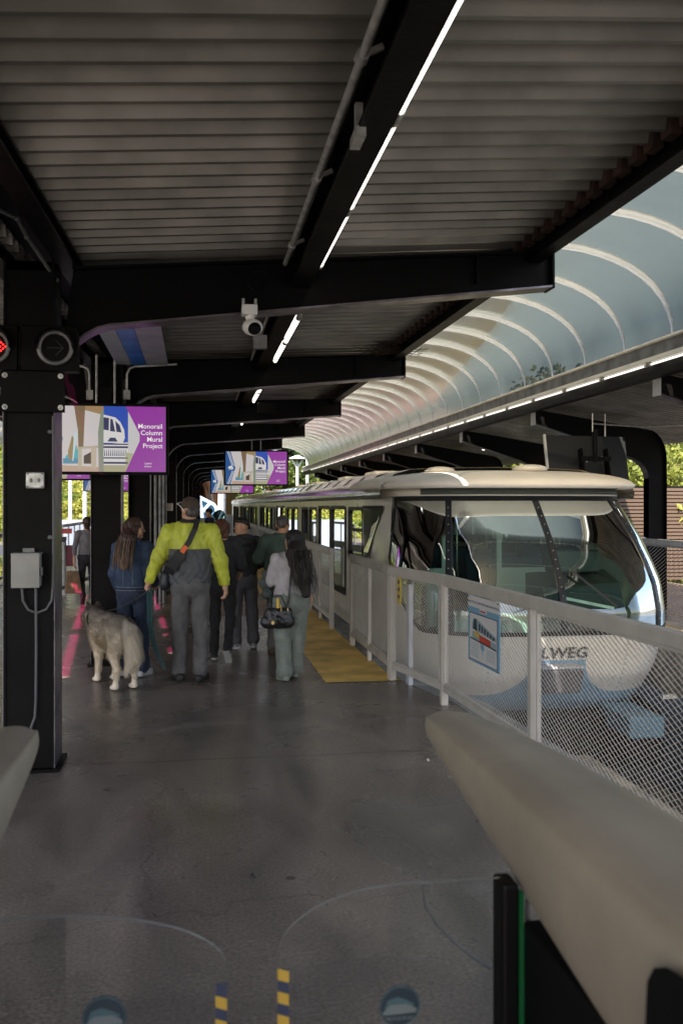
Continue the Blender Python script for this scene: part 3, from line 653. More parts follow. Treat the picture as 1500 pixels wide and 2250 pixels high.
b = MB().use(mat('box_grey', (.27, .26, .235), .5, ns=5, na=.15)).box(-.085, .075, -.12, 0, 0, .205); b.build('case', None, root, bevel=.006)
b = MB().use('box_grey' if 'box_grey' in M else bpy.data.materials['box_grey']).box(-.09, .08, -.128, -.122, -.003, .21); b.box(-.092, .082, -.13, .0, .206, .214); b.build('cover', None, root, bevel=.003)
b = MB().use('dsteel').box(-.04, .03, -.01, 0, .214, .24); b.box(.08, .092, -.09, -.06, .07, .12); b.build('latch', None, root)
q = P(81, 1056, 5.98)
root = empty('switch_plate', (q.x, yf-.005, q.z), 0, 'small steel switch plate with two toggles on the nearest column', 'switch plate')
b = MB().use('steel').box(-.056, .056, -.03, 0, -.052, .052); b.build('plate', None, root, bevel=.008)
for x in (-.024, .024): b = MB().use('dsteel').box(x-.006, x+.006, -.042, -.03, -.012, .012); b.build('toggle', None, root)
for x, z in ((-.045, -.042), (.045, -.042), (-.045, .042), (.045, .042)): b = MB().use('dsteel'); b.disc((x, -.03, z), (0, -1, 0), .008, .003, 10); b.build('screw', None, root)
g = mat('painted_conduit', (.085, .085, .088), .5)
def Pc(px, py): 
    v = P(px, py, 5.97); return (v.x, yf-.03, v.z)
b = MB().use(g); b.tube([Pc(82, 1290), Pc(83, 1420), Pc(82, 1540), Pc(80, 1572), Pc(70, 1600)], .0085, 8); b.build('conduit', label='grey conduit running down the nearest column from the electrical box', cat='conduit')
b = MB().use(g); b.tube([Pc(53, 1290), Pc(55, 1318), Pc(66, 1338), Pc(84, 1345), Pc(104, 1338), Pc(116, 1318), Pc(118, 1290), Pc(120, 1180), Pc(119, 915)], .0085, 8)
for py in (950, 1180): v = Pc(115, py); b.box(v[0]-.02, v[0]+.01, v[1]-.01, v[1]+.03, v[2]-.01, v[2]+.01)
b.build('conduit', label='looping grey conduit up the right side of the nearest column', cat='conduit')
conduit([P(110, 720, 6.1), P(110, 650, 6.1), P(124, 615, 6.1), P(60, 520, 5.6), P(40, 480, 5.4), P(0, 462, 5.3)], .013, 'bent conduit rising from the signal box to the roof', g)
# drops with small outlet boxes over the large monitor
for k, (x0, lab) in enumerate(((198, 'left'), (279, 'right'))):
    b = MB().use('steel'); x1 = x0-40 if k == 0 else x0+110
    pts = [P(x0, 860, 9.9), P(x0, 822, 9.9), P(x0+(-4 if k == 0 else 6), 810, 9.9), P(x0+(-16 if k == 0 else 18), 805, 9.9), P(x1, 800 if k else 803, 9.9)]
    b.tube(pts, .014, 8); c = P(x0, 868, 9.9); b.box(c.x-.035, c.x+.035, c.y-.03, c.y+.03, c.z-.05, c.z+.05); b.build('outlet_drop', label='steel conduit drop with outlet box above the large monitor, %s one' % lab, cat='outlet')
# camera and black boxes on ribs
root = empty('security_camera', P(548, 690, 6.1), 0, 'white dome security camera under the first roof rib', 'security camera')
b = MB().use('tubeh').box(-.05, .05, -.05, .05, -.01, .055); b.tube([(0, 0, -.01), (.01, 0, -.05)], .03, 12); b.build('junction_box', None, root, bevel=.006)
b = MB().use('tubeh'); b.ellip((.02, 0, -.085), .068, .06, .055, 18, 12); b.build('dome_body', None, root)
b = MB().use('blackm'); b.ellip((.03, -.035, -.1), .045, .04, .042, 16, 10); b.build('lens', None, root)
b = MB().use('steel'); b.tube([(-.04, 0, .05), (-.04, 0, .10)], .01, 8); b.tube([(.04, 0, .05), (.04, 0, .10)], .01, 8); b.build('clamp', None, root)
b = MB().use('dsteel'); c = P(571, 752, 6.9); b.box(c.x-.05, c.x+.05, c.y-.03, c.y+.03, c.z-.05, c.z+.05); b.build('junction_box', label='small grey junction box beside the conduit behind the security camera', cat='junction box')
b = MB().use('blackm'); c = P(586, 898, 13.9); b.box(c.x-.14, c.x+.14, c.y-.08, c.y, c.z-.09, c.z+.09); b.build('loudspeaker', label='black box loudspeaker mounted on the third roof rib', cat='loudspeaker', bevel=.02)
b = MB().use('blackm'); c = P(570, 620, 6.15)
for k in range(4): b.tube([c+Vector((.07*math.cos(a)*(1+.06*k), -.03+.01*k, .075*math.sin(a)*(1-.05*k))) for a in np.linspace(0, 6.3, 22)], .0035, 5, cap=False)
b.build('cable_coil', label='coil of black cable hanging on the first roof rib', cat='cable')
# bird nest of twigs on the second rib
b = MB().use(mat('twigs', (.045, .03, .02), .9)); c = P(862, 775, 10.4)
for k in range(260):
    a = rng.uniform(0, 6.28); o = Vector((rng.normal(0, .13), rng.normal(0, .08), abs(rng.normal(0, .045)))); v = Vector((math.cos(a), math.sin(a)*.6, rng.normal(0, .25)))*.09
    b.bar(c+o-v, c+o+v, .004)
b.build('bird_nest', label='ragged bird nest of dark twigs on top of the second rib', cat='bird nest')
# no smoking signs
def nosmoke(px, py, d, s, lab):
    c = P(px, py, d); root = empty('no_smoking_sign', c, 0, lab, 'sign', 'no smoking signs')
    b = MB().use(mat('sign_white', (.62, .60, .58), .4)).box(-s, s, 0, .01, -s, s); b.build('plate', None, root, bevel=.004)
    b = MB().use(mat('sign_red', (.5, .03, .03), .5)); G = [[Vector((rr*math.cos(a), -.003, -.12*s+rr*math.sin(a))) for rr in (.50*s, .60*s)] for a in np.linspace(0, 2*math.pi, 33)]; b.grid(G); b.bar((-.38*s, -.003, .24*s), (.38*s, -.003, -.48*s), .09*s, .001, up=(0, 1, 0)); b.build('ring', None, root)
    b = MB().use('rubber'); b.box(-.36*s, .18*s, -.0025, -.001, -.17*s, -.07*s); b.box(.22*s, .30*s, -.0025, -.001, -.17*s, -.07*s); b.box(.26*s, .30*s, -.0025, -.001, -.02*s, .14*s)
    text_on(b, 'NO SMOKING', (0, 0, .72*s), (1, 0, 0), (0, 0, 1), .26*s, .002, align='CENTER', bold=.02); b.build('lettering', None, root)
nosmoke(310, 1102, 14.05, .088, 'white no smoking sign on the third column, above the long-haired woman')
nosmoke(372, 1114, 18.0, .072, 'smaller looking no smoking sign on the fourth column, left of the brown cap')
# vertical pipes beside the third and fourth columns
for k, px in enumerate((342, 352, 360)):
    b = MB().use('dsteel'); c = P(px, 1200, 16.2); b.tube([(c.x, c.y, 0), (c.x, c.y, 3.0)], .03, 10); b.build('downpipe', label='thin steel downpipe beyond the third column, %s of three' % ['left', 'middle', 'right'][k], cat='pipe')
# small steel tree-base stand by the second column
b = MB().use('dsteel'); c = P(318, 1362, 13.6); b.tube([(c.x, c.y, 0), (c.x, c.y, .03)], .14, 20); b.tube([(c.x, c.y, .03), (c.x, c.y, .9)], .02, 10); b.build('stanchion', label='low steel stanchion standing behind the woman in denim', cat='stanchion')

# ------------------------------------------------------------------ mesh fences
def mesh_panel(L, z0, z1, m, cw=.034, chh=.0165, t=.0042):
    """expanded-metal infill: two families of slanted flat strands clipped to the opening (local x along the panel)"""
    b = MB().use(m); H = z1-z0; k = chh/cw; step = 2*chh   # lines z = z0 + k*x + c
    def clip(c, s):
        pts = []
        f = lambda x: c+s*k*x
        xs = [0, L]; z_a, z_b = f(0), f(L)
        lo, hi = 0., L
        if s > 0:
            lo = max(lo, (0-c)/k); hi = min(hi, (H-c)/k)
        else:
            lo = max(lo, (c-H)/k); hi = min(hi, c/k)
        return (lo, hi) if hi-lo > .004 else None
    for s in (1, -1):
        c = -k*L if s > 0 else 0.
        end = H if s > 0 else H+k*L
        while c < end:
            r = clip(c, s)
            if r:
                x0, x1 = r; a = (x0, 0, z0+c+s*k*x0); q_ = (x1, 0, z0+c+s*k*x1); y = .002*s
                w = t*math.sqrt(1+k*k)/2; tw = .002
                b.add([(a[0], y-tw, a[2]-w), (q_[0], y-tw, q_[2]-w), (q_[0], y+tw, q_[2]+w), (a[0], y+tw, a[2]+w)], [(0, 1, 2, 3)], False)
            c += step
    return b
def fence_panel(p0, p1, label, group, h=1.11, divs=1, post=.055, m='fence', post0=True, post1=True, feet=True, mesh=True, cw=.034, z0=.12):
    p0 = Vector((*p0, 0)); p1 = Vector((*p1, 0)); d = p1-p0; L = d.length; rz = math.atan2(d.y, d.x)
    root = empty('mesh_fence', p0, rz, label, 'fence', group)
    b = MB().use(m).box(-.01, L+.01, -.035, .035, h-.075, h); b.build('top_rail', None, root, bevel=.006)
    b = MB().use(m).box(.0, L, -.022, .022, z0, z0+.05); b.build('bottom_rail', None, root, bevel=.004)
    if post0: b = MB().use(m).box(-.0, post, -.03, .03, .0, h-.078); b.build('post', None, root, bevel=.004)
    if post1: b = MB().use(m).box(L-post, L, -.03, .03, .0, h-.078); b.build('post', None, root, bevel=.004)
    for k in range(1, divs): b = MB().use(m).box(L*k/divs-.02, L*k/divs+.02, -.022, .022, (0 if feet else z0+.05), h-.078); b.build('post', None, root, bevel=.004)
    if mesh:
        for k in range(divs):
            a = L*k/divs+(.02 if k else post); e = L*(k+1)/divs-(.02 if k < divs-1 else post)
            mp = mesh_panel(e-a, z0+.05, h-.078, m, cw=cw, chh=cw*.49); mp.v = [(x+a, y, z) for x, y, z in mp.v]; mp.build('mesh_infill', None, root)
            fr = MB().use(m)
            for (x0, x1, za, zb) in ((a, e, z0+.05, z0+.068), (a, e, h-.096, h-.078), (a, a+.016, z0+.069, h-.097), (e-.016, e, z0+.069, h-.097)): fr.box(x0, x1, -.014, .014, za, zb)
            fr.build('infill_frame', None, root)
    return root
G1 = 'mesh fences beside the monorail'
pA, pB, pC, pD, pE, pF = (2.30, 2.0), (2.235, 3.86), (2.16, 5.76), (2.09, 7.76), (1.885, 8.93), (1.88, 11.22)
fence_panel(pC, pB, 'long mesh fence panel in front of the cab nose at the right photo edge', G1, post0=False, post1=True)
fence_panel(pB, pA, 'nearest mesh fence panel, hidden behind the cream gate hood', G1, post0=False)
fence_panel(pD, pC, 'mesh fence panel carrying the blue monorail poster', G1, post0=True, post1=True)
fence_panel(pE, pD, 'mesh fence panel angled out between the poster panel and the yellow paint', G1, post1=False)
fence_panel(pF, pE, 'mesh fence panel standing on yellow paint right of the gate gap', G1, divs=2)
fence_panel((1.86, 16.4), (1.85, 12.72), 'mesh fence panel beyond the gate gap, behind the woman in sage trousers', G1, divs=3)
for k in range(3): fence_panel((1.84-.01*k, 22.4+5.2*k), (1.85-.01*k, 18.0+5.2*k), 'pale mesh fence far along the train, %s beyond the walking group' % ['first', 'second', 'third'][k], G1, divs=3, m='fence_white', cw=.07)
# fences on the left
G2 = 'pale fences left of the columns'
q = P(40, 1328, 16.0)
fence_panel((-3.3, 16.0), (-3.3, 12.2), 'pale fence at the left photo edge beyond the nearest column', G2, divs=3, m='fence_white', cw=.05)
fence_panel((-2.45, 18.3), (-2.5, 17.9), 'short pale fence end behind the large monitor column', G2, divs=1, m='fence_white', cw=.05)
fence_panel((-2.25, 20.6), (-2.35, 19.3), 'pale fence post pair beside the walker with a paper bag', G2, divs=1, m='fence_white', cw=.05)
for k in range(1): fence_panel((-2.1+.1*k, 27.+6.3*k), (-2.25+.1*k, 22.+6.3*k), 'pale fence receding beyond the distant walker with the paper bag', G2, divs=3, m='fence_white', cw=.08)
for k in range(3): fence_panel((-4.1, 22.+7*k), (-4.1, 16.+7*k), 'pale fence along the left track edge, %s of three' % ['nearest', 'middle', 'farthest'][k], G2, divs=4, m='fence_white', cw=.08)
# fences opposite
for k in range(4): fence_panel((6.1, 10.8+4*k), (6.1, 14.6+4*k), 'white fence on the opposite platform, %s from the camera' % ['first', 'second', 'third', 'fourth'][k], 'white fences of the opposite platform', divs=2, m='fence_white', h=1.25, cw=.05)
# dark panels with red notice
b = MB().use(mat('notice_red', (.45, .05, .05), .5)); c = P(145, 1167, 18.5); b.box(c.x-.1, c.x+.12, c.y-.01, c.y, c.z-.05, c.z+.05); b.build('red_notice', label='small red notice board beside the nearest column in the distance', cat='notice')
b = MB().use(mat('notice_maroon', (.18, .03, .05), .5)).box(-2.43, -2.29, 18.27, 18.275, .55, .95); b.build('maroon_poster', label='small maroon poster on the pale fence behind the paper bag', cat='poster')
# yellow notice on the fence
root = empty('yellow_notice', (1.865, 8.72, 0), 0, 'narrow yellow notice fixed inside the mesh fence by the cab', 'notice')
c = P(873, 1290, 8.9)
b = MB().use(mat('notice_yellow', (.60, .42, .05), .5)).box(-.008, .0, -.09, .09, c.z-.16, c.z+.17)
b.v = [(x+.06, y+.03, z) for x, y, z in b.v]; b.build('board', None, root)
b = MB().use(mat('notice_brown', (.12, .08, .03), .6))
for k, z in enumerate((.10, .03, -.04, -.11)): b.box(.0495, .051, -.03, .07, c.z+z, c.z+z+.035)
b.build('print', None, root)
# white upright behind the fence by the cab door
b = MB().use('fence_white').box(1.99, 2.03, 8.62, 8.74, .0, .95); b.build('guard_upright', label='white upright guard plate under the yellow notice', cat='guard')

# poster on the fence
dv = (Vector((*pC, 0))-Vector((*pD, 0))).normalized(); nrm = Vector((dv.y, -dv.x, 0))
if nrm.x > 0: nrm = -nrm
t0 = .33; base = Vector((*pD, 0))+dv*.76+nrm*.03
root = empty('station_poster', base, math.atan2(dv.y, dv.x), 'blue and white monorail poster hung on the mesh fence', 'poster')
pw, ph, z0 = .40, .68, .69
root.scale = (1.70, 1, .74)
blu = mat('poster_blue', (.17, .33, .45), .45); wht = mat('poster_white', (.60, .58, .56), .45); nav = mat('poster_navy', (.02, .03, .10), .5)
b = MB().use(blu).box(0, pw, 0, .006, z0, z0+ph)
b.use(wht).box(-.002, pw+.002, -.0015, .0, z0+ph-.115, z0+ph); b.build('board', None, root)
b = MB().use(nav); ux = (1, 0, 0); uz = (0, 0, 1)
text_on(b, 'SEATTLE CENTER MONORAIL', (pw/2, 0, z0+ph-.075), ux, uz, .031, .003, align='CENTER', bold=.012)
b.box(.022, pw-.022, -.0015, 0, z0+.022, z0+ph-.175)
b.use(wht).box(.027, pw-.027, -.0028, -.0016, z0+.03, z0+ph-.183); b.box(pw/2-.045, pw/2+.045, -.0025, -.0005, z0+ph-.155, z0+ph-.118)
b.use(mat('poster_red', (.5, .06, .04), .5)); b.box(pw/2-.035, pw/2+.035, -.0045, -.0030, z0+ph-.145, z0+ph-.130)
O = (0, 0, z0)
def pq(pts, m, l): b.use(m); poly_on(b, pts, O, ux, uz, .003+.0006*l)
pq([(.06, .40), (.06, .25), (.37, .22), (.37, .33), (.12, .455), (.075, .45)], mat('poster_grey', (.28, .36, .38), .5), 1)
pq([(.085, .445), (.12, .45), (.13, .33), (.07, .34)], mat('poster_dark', (.03, .05, .07), .5), 2)
for k in range(6): pq([(.15+.035*k, .415-.016*k), (.175+.035*k, .405-.016*k), (.168+.035*k, .335-.008*k), (.146+.035*k, .34-.008*k)], bpy.data.materials['poster_dark'], 2)
pq([(.06, .34), (.37, .29), (.37, .275), (.06, .325)], wht, 3)
pq([(.09, .33), (.16, .325), (.155, .27), (.10, .27)], bpy.data.materials['notice_yellow'], 3); pq([(.16, .30), (.30, .285), (.30, .225), (.16, .235)], bpy.data.materials['poster_red'], 4); pq([(.04, .25), (.37, .22), (.37, .205), (.04, .235)], bpy.data.materials['poster_dark'], 5)
pq([(.17, .215), (.215, .215), (.225, .17), (.205, .15), (.205, .05), (.195, .15), (.175, .17)], blu, 2)
for k in range(6): pq([(.045, .20-.025*k), (.15, .20-.025*k), (.15, .192-.025*k), (.045, .192-.025*k)], bpy.data.materials['poster_grey'], 1); pq([(.245, .18-.02*k), (.355, .18-.02*k), (.355, .173-.02*k), (.245, .173-.02*k)], bpy.data.materials['poster_grey'], 1)
b.build('print', None, root)
b = MB().use('dsteel')
for x in (.015, pw-.015):
    for z in (z0+.015, z0+ph-.015): b.disc((x, -.003, z), (0, -1, 0), .007, .004, 8)
b.build('fixings', None, root)
# exit sign on the opposite platform
root = empty('exit_sign', (7.0, 14.1, .95), 0, 'white EXIT sign on the opposite platform, seen through the cab windows', 'sign')
b = MB().use(wht).box(-.16, .16, 0, .01, 0, .24); b.tube([(0, .02, -.95), (0, .02, .0)], .02, 8); b.build('plate', None, root); b = MB().use('rubber'); text_on(b, 'EXIT', (0, 0, .06), ux, uz, .16, .002, align='CENTER', bold=.03); b.build('lettering', None, root)
# slatted hut on the far right
b = MB().use(mat('brown_slats', (.075, .048, .032), .6))
for z in np.arange(.0, 2.1, .085): b.box(9.3, 12.5, 20.0, 20.06, z, z+.06)
b.use('blackm').box(9.3, 12.5, 20.08, 22, 0, 2.15); b.build('slatted_kiosk', label='brown slatted kiosk wall at the right photo edge', cat='kiosk')
# fallen bottle caps / litter
for k, (px, py, d) in enumerate(((938, 1673, 6.22), (553, 1928, 4.27))):
    c = P(px, py, d); b = MB().use('steel' if k == 0 else 'rubber'); b.tube([(c.x, c.y, .002), (c.x+.012, c.y, .008)], .012, 8); b.build('litter', label=['scrap of foil on the concrete near the fence', 'tiny dark pebble on the concrete in the middle'][k], cat='litter')
# ------------------------------------------------------------------ the monorail
XC = 3.72
def twid(z): return interp(z, [-1.0, -.75, -.4, 0, .4, .9, 1.3, 1.78, 1.9], [1.15, 1.3, 1.47, 1.58, 1.63, 1.61, 1.51, 1.34, 1.31])
def tfront(z): return interp(z, [-1.0, -.75, -.4, -.1, .2, .4, .6, .82, 1.1, 1.36, 1.78, 1.9], [10.4, 10.0, 9.52, 9.28, 9.16, 9.08, 9.07, 9.14, 9.30, 9.50, 9.93, 10.05])
YB = 12.0
def bend(y): return -.0105*max(0, y-12)
def swid(z): return interp(z, [-1.0, -.75, -.4, 0, .4, .9, 1.3, 1.78, 1.9], [1.15, 1.3, 1.47, 1.53, 1.55, 1.55, 1.55, 1.548, 1.54])
def nose(t, z, off=0.):
    """t in -1..1 runs from the left side round the front to the right side"""
    a = t*math.pi/2; e = 2/3.8; L = YB-tfront(z)+off; yq = YB-L*max(0, math.cos(a))**e; bl = min(1, max(0, (yq-10.2)/1.8)); bl = bl*bl*(3-2*bl); w = lerp(twid(z), swid(z), bl)+off
    return Vector((XC+w*math.copysign(abs(math.sin(a))**e, a), YB-L*max(0, math.cos(a))**e, z))
train = empty('monorail_train', (0, 0, 0), 0, 'cream monorail train with a bulging green glass cab standing at the platform', 'monorail')
M['tglass'] = glassmat('cab_glass', (.62, .82, .75), 1.42, .13)
M['swin'] = glassmat('side_glass', (.50, .58, .50), 1.6, .60)
TG = .80                                     # glass ends at |t| = TG
def zb(t):
    s = min(1, abs(t)/TG); return .40+.72*max(0, (s-.62)/.38)**1.6
ZT = 1.78
# lower nose with the blue apron painted between two white lobes
mn = mat('nose_paint', (.64, .60, .54), .3, coat=.3); n, l = mn.node_tree.nodes, mn.node_tree.links
tc = n.new('ShaderNodeTexCoord'); sp = n.new('ShaderNodeSeparateXYZ'); l.new(tc.outputs['Object'], sp.inputs[0])
def mth(op, a, b=None, c=None):
    x = n.new('ShaderNodeMath'); x.operation = op
    for i, v in enumerate((a, b, c)):
        if v is None: continue
        if isinstance(v, (int, float)): x.inputs[i].default_value = v
        else: l.new(v, x.inputs[i])
    return x.outputs[0]
ax = mth('ABSOLUTE', mth('SUBTRACT', sp.outputs[0], XC))
# white lobes: ellipses centred at |x|=.86, z=.10
e1 = mth('ADD', mth('POWER', mth('DIVIDE', mth('SUBTRACT', ax, .76), .47), 2), mth('POWER', mth('DIVIDE', mth('SUBTRACT', sp.outputs[2], .10), .40), 2))
inl = mth('LESS_THAN', e1, 1.0); up = mth('GREATER_THAN', sp.outputs[2], .10); far_ = mth('GREATER_THAN', ax, .76); lo_ = mth('GREATER_THAN', sp.outputs[2], -.62)
white = mth('MAXIMUM', mth('MAXIMUM', mth('MULTIPLY', inl, lo_), up), mth('MULTIPLY', far_, mth('GREATER_THAN', sp.outputs[2], -.30)))
mx = n.new('ShaderNodeMix'); mx.data_type = 'RGBA'; mx.inputs[6].default_value = (.16, .30, .42, 1); mx.inputs[7].default_value = (.64, .60, .54, 1)
l.new(white, mx.inputs[0]); l.new(mx.outputs[2], n['Principled BSDF'].inputs['Base Color'])
NT = 81; ts = [lerp(-1, 1, k/(NT-1)) for k in range(NT)]
b = MB(); b.grid([[nose(t, lerp(-.5, zb(t) if abs(t) <= TG else ZT+.02, (j/26)), 0) for j in range(27)] for t in ts]); lower = b.build('nose_shell', mn, train)
tg = [t for t in [lerp(-TG, TG, k/60) for k in range(61)]]
b = MB(); b.grid([[nose(t, lerp(zb(t)+.005, ZT, (j/22)), 0) for j in range(23)] for t in tg]); b.build('windshield', 'tglass', train)
# dark sill between glass and shell, and header
M['pillar'] = mat('pillar_black', (.02, .022, .028), .4, .3)
def band(t, z0, z1, hw, off, nm='pillar', m='pillar', steps=22, bolts=True):
    G = []
    for j in range(steps+1):
        z = lerp(z0, z1, j/steps); p = nose(t, z, off); dd = (nose(min(1, t+.004), z, off)-nose(max(-1, t-.004), z, off)).normalized()
        G.append([p-dd*hw, p+dd*hw])
    b = MB().use(m); b.grid(G)
    for s in (0, 1):
        b.grid([[G[j][s], nose(t, lerp(z0, z1, j/steps), off-.05)+((G[j][s]-(G[j][0]+G[j][1])/2))] for j in range(steps+1)])
    if bolts:
        b.use('steel')
        for j in range(1, 15):
            z = lerp(z0+.03, z1-.03, j/15); p = nose(t, z, off+.003); b.ellip(p, .007, .007, .007, 6, 4)
    return b.build(nm, None, train)
tp = .34
for t in (-tp, 0, tp): band(t, zb(t)-.02, ZT+.02, .034, .014)
for t in (-TG, TG): band(t, zb(t)-.03, ZT+.02, .02, .006, nm='side_pillar', m='rubber', bolts=False)
for (nm, f, hw, m_) in (('sill', lambda t: zb(t)-.012, .022, 'rubber'), ('header', lambda t: ZT+.01, .028, 'pillar')):
    b = MB().use(m_); b.grid([[nose(t, f(t)-hw, .008), nose(t, f(t)+hw, .008)] for t in tg]); b.build(nm, None, train)
# visor band above the glass, with perforation dots, and the pale roof moulding
b = MB().use('train'); b.grid([[nose(t, z, .02) for z in (ZT+.03, ZT+.13)] for t in ts]); b.build('brow', None, train)
b = MB().use(mat('grille', (.16, .19, .17), .5, .4)); b.grid([[nose(t, z, .032) for z in (ZT+.045, ZT+.115)] for t in [lerp(-.56, .56, k/40) for k in range(41)]])
b.use('rubber')
for r in range(3):
    for k in range(150):
        t = lerp(-.55, .55, (k+.5*(r % 2))/150); p = nose(t, ZT+.058+.022*r, .0345); b.add([p+Vector((-.004, 0, -.006)), p+Vector((.004, 0, -.006)), p+Vector((.004, 0, .006)), p+Vector((-.004, 0, .006))], [(0, 1, 2, 3)], False)
b.build('vent_grille', None, train)
def roofpt(t, r, zc=2.12):
    """rounded roof cap: r from 1 (rim) to 0"""
    z = 1.93; p = nose(t, 1.78, .17); c = Vector((XC, 11.4, 0)); q = Vector((lerp(c.x, p.x, r), lerp(c.y, p.y, r), 0)); 
    q.z = z+(zc-z)*(1-r**2.6)**.62 if r <= 1 else z
    return q
b = MB().use('roofw'); rim = [[nose(t, 1.78, .15)+Vector((0, 0, .115)) for t in ts], [nose(t, 1.78, .185)+Vector((0, 0, .135)) for t in ts], [nose(t, 1.78, .19)+Vector((0, 0, .16)) for t in ts]]
rows = [[nose(t, 1.78, .02)+Vector((0, 0, .118)) for t in ts]]+rim
for r in (.985, .96, .92, .85, .75, .6, .4, .2, 0): rows.append([roofpt(t, r)+Vector((0, 0, .03*r)) for t in ts])
b.grid(rows); b.build('cab_roof', None, train)
for (px, py, d, w_) in ((965, 1037, 11.6, .19), (940, 1040, 12.4, .2), (1163, 1040, 11.0, .2)):
    c = P(px, py, d); b = MB().use('roofw'); b.ellip((c.x, c.y, 2.13), w_, .26, .055, 20, 10); b.build('roof_vent', None, train)
# ALWEG lettering wrapped on the nose
b = MB().use(mat('letter_grey', (.10, .10, .105), .35, .5)); v, f = text_polys('ALWEG', .165, bold=.028, align='CENTER')
wmax = .5; vs = []
for a, zz in v:
    z = .125+zz; xx = a*1.12-.02; sgn = math.copysign(1, xx); w = twid(z)+.004; tt = math.asin(min(1, (abs(xx)/w))**(3.8/2))*2/math.pi*sgn
    p = nose(tt, z, .008); vs.append(p)
b.add(vs, f, False); b.build('lettering', None, train)
b = MB().use('pillar')
for sx_ in (-.74, .74):
    for k in range(12):
        z = lerp(-.25, .36, k/11); w = twid(z); tt = math.asin((abs(sx_)/w)**(3.8/2))*2/math.pi*math.copysign(1, sx_); b.ellip(nose(tt, z, .002), .006, .005, .006, 6, 4)
b.build('rivet_line', None, train)
# coupler cover, skirts, lamp units
b = MB().use(mat('coupler_grey', (.07, .07, .08), .4)); b.hexa([(XC-.23, 9.06, -.22), (XC+.17, 9.06, -.22), (XC+.17, 9.6, -.22), (XC-.23, 9.6, -.22), (XC-.25, 9.0, .03), (XC+.19, 9.0, .03), (XC+.19, 9.6, .03), (XC-.25, 9.6, .03)])
b.use(mat('coupler_pale', (.30, .31, .36), .4)).box(XC-.26, XC+.20, 9.0, 9.4, .033, .065); b.build('coupler_cover', None, train, bevel=.02)
b = MB().use(mat('under_blue', (.045, .12, .19), .4)); c = P(1405, 1580, 9.6); b.box(c.x-.19, c.x+.19, 8.85, 9.6, -.66, -.44); b.use('blackm').box(c.x-.21, c.x+.21, 8.9, 9.7, -.9, -.665); b.build('bogie_box', None, train, bevel=.02)
b = MB().use('chrome'); c = P(1462, 1528, 9.6); b.box(c.x-.07, c.x+.08, 8.9, 8.96, c.z-.02, c.z+.02); b.build('handrail', None, train)
b = MB().use('blackm'); b.prism([(XC-1.25, 9.4), (XC+1.25, 9.4), (XC+1.4, 10.4), (XC+1.4, 46), (XC-1.7, 46), (XC-1.4, 10.4)], 'z', -1.1, -.53)
b.build('underframe', None, train)
b = MB().use(mat('apron_blue', (.10, .22, .36), .4)); b.grid([[nose(t, z, -.04) for z in (-.62, -.49)] for t in [lerp(-.8, .8, k/30) for k in range(31)]]); b.build('lower_apron', None, train)

# side walls: breakpoints per car
CAR = 10.9; CY = [12.0]; J = [18.9, 29.8, 40.7, 47.0]
def win_list():
    W = [(12.06-.0, 13.15, .98, 1.68, 'w'), (13.38, 14.78, .40, 1.69, 'd'), (14.86, 16.22, .40, 1.69, 'd'), (16.45, 17.45, .98, 1.67, 'w'), (17.62, 18.60, .98, 1.67, 'w')]
    out = list(W); y = 18.9
    for c in range(3):
        b0 = y
        for (a, e, z0, z1, k) in ((.35, 1.35, .98, 1.67, 'w'), (1.5, 2.5, .98, 1.67, 'w'), (2.75, 3.85, .40, 1.69, 'd'), (3.93, 5.03, .40, 1.69, 'd'), (5.3, 6.6, .98, 1.67, 'w'), (6.75, 7.9, .98, 1.67, 'w'), (8.1, 9.2, .40, 1.69, 'd'), (9.28, 10.4, .40, 1.69, 'd')):
            if b0+e < 46.5: out.append((b0+a, b0+e, z0, z1, k))
        y += CAR
    return out
W = win_list()
def sidept(sgn, y, z, off=0.): return Vector((XC+sgn*(swid(z)+off)+bend(y), y, z))
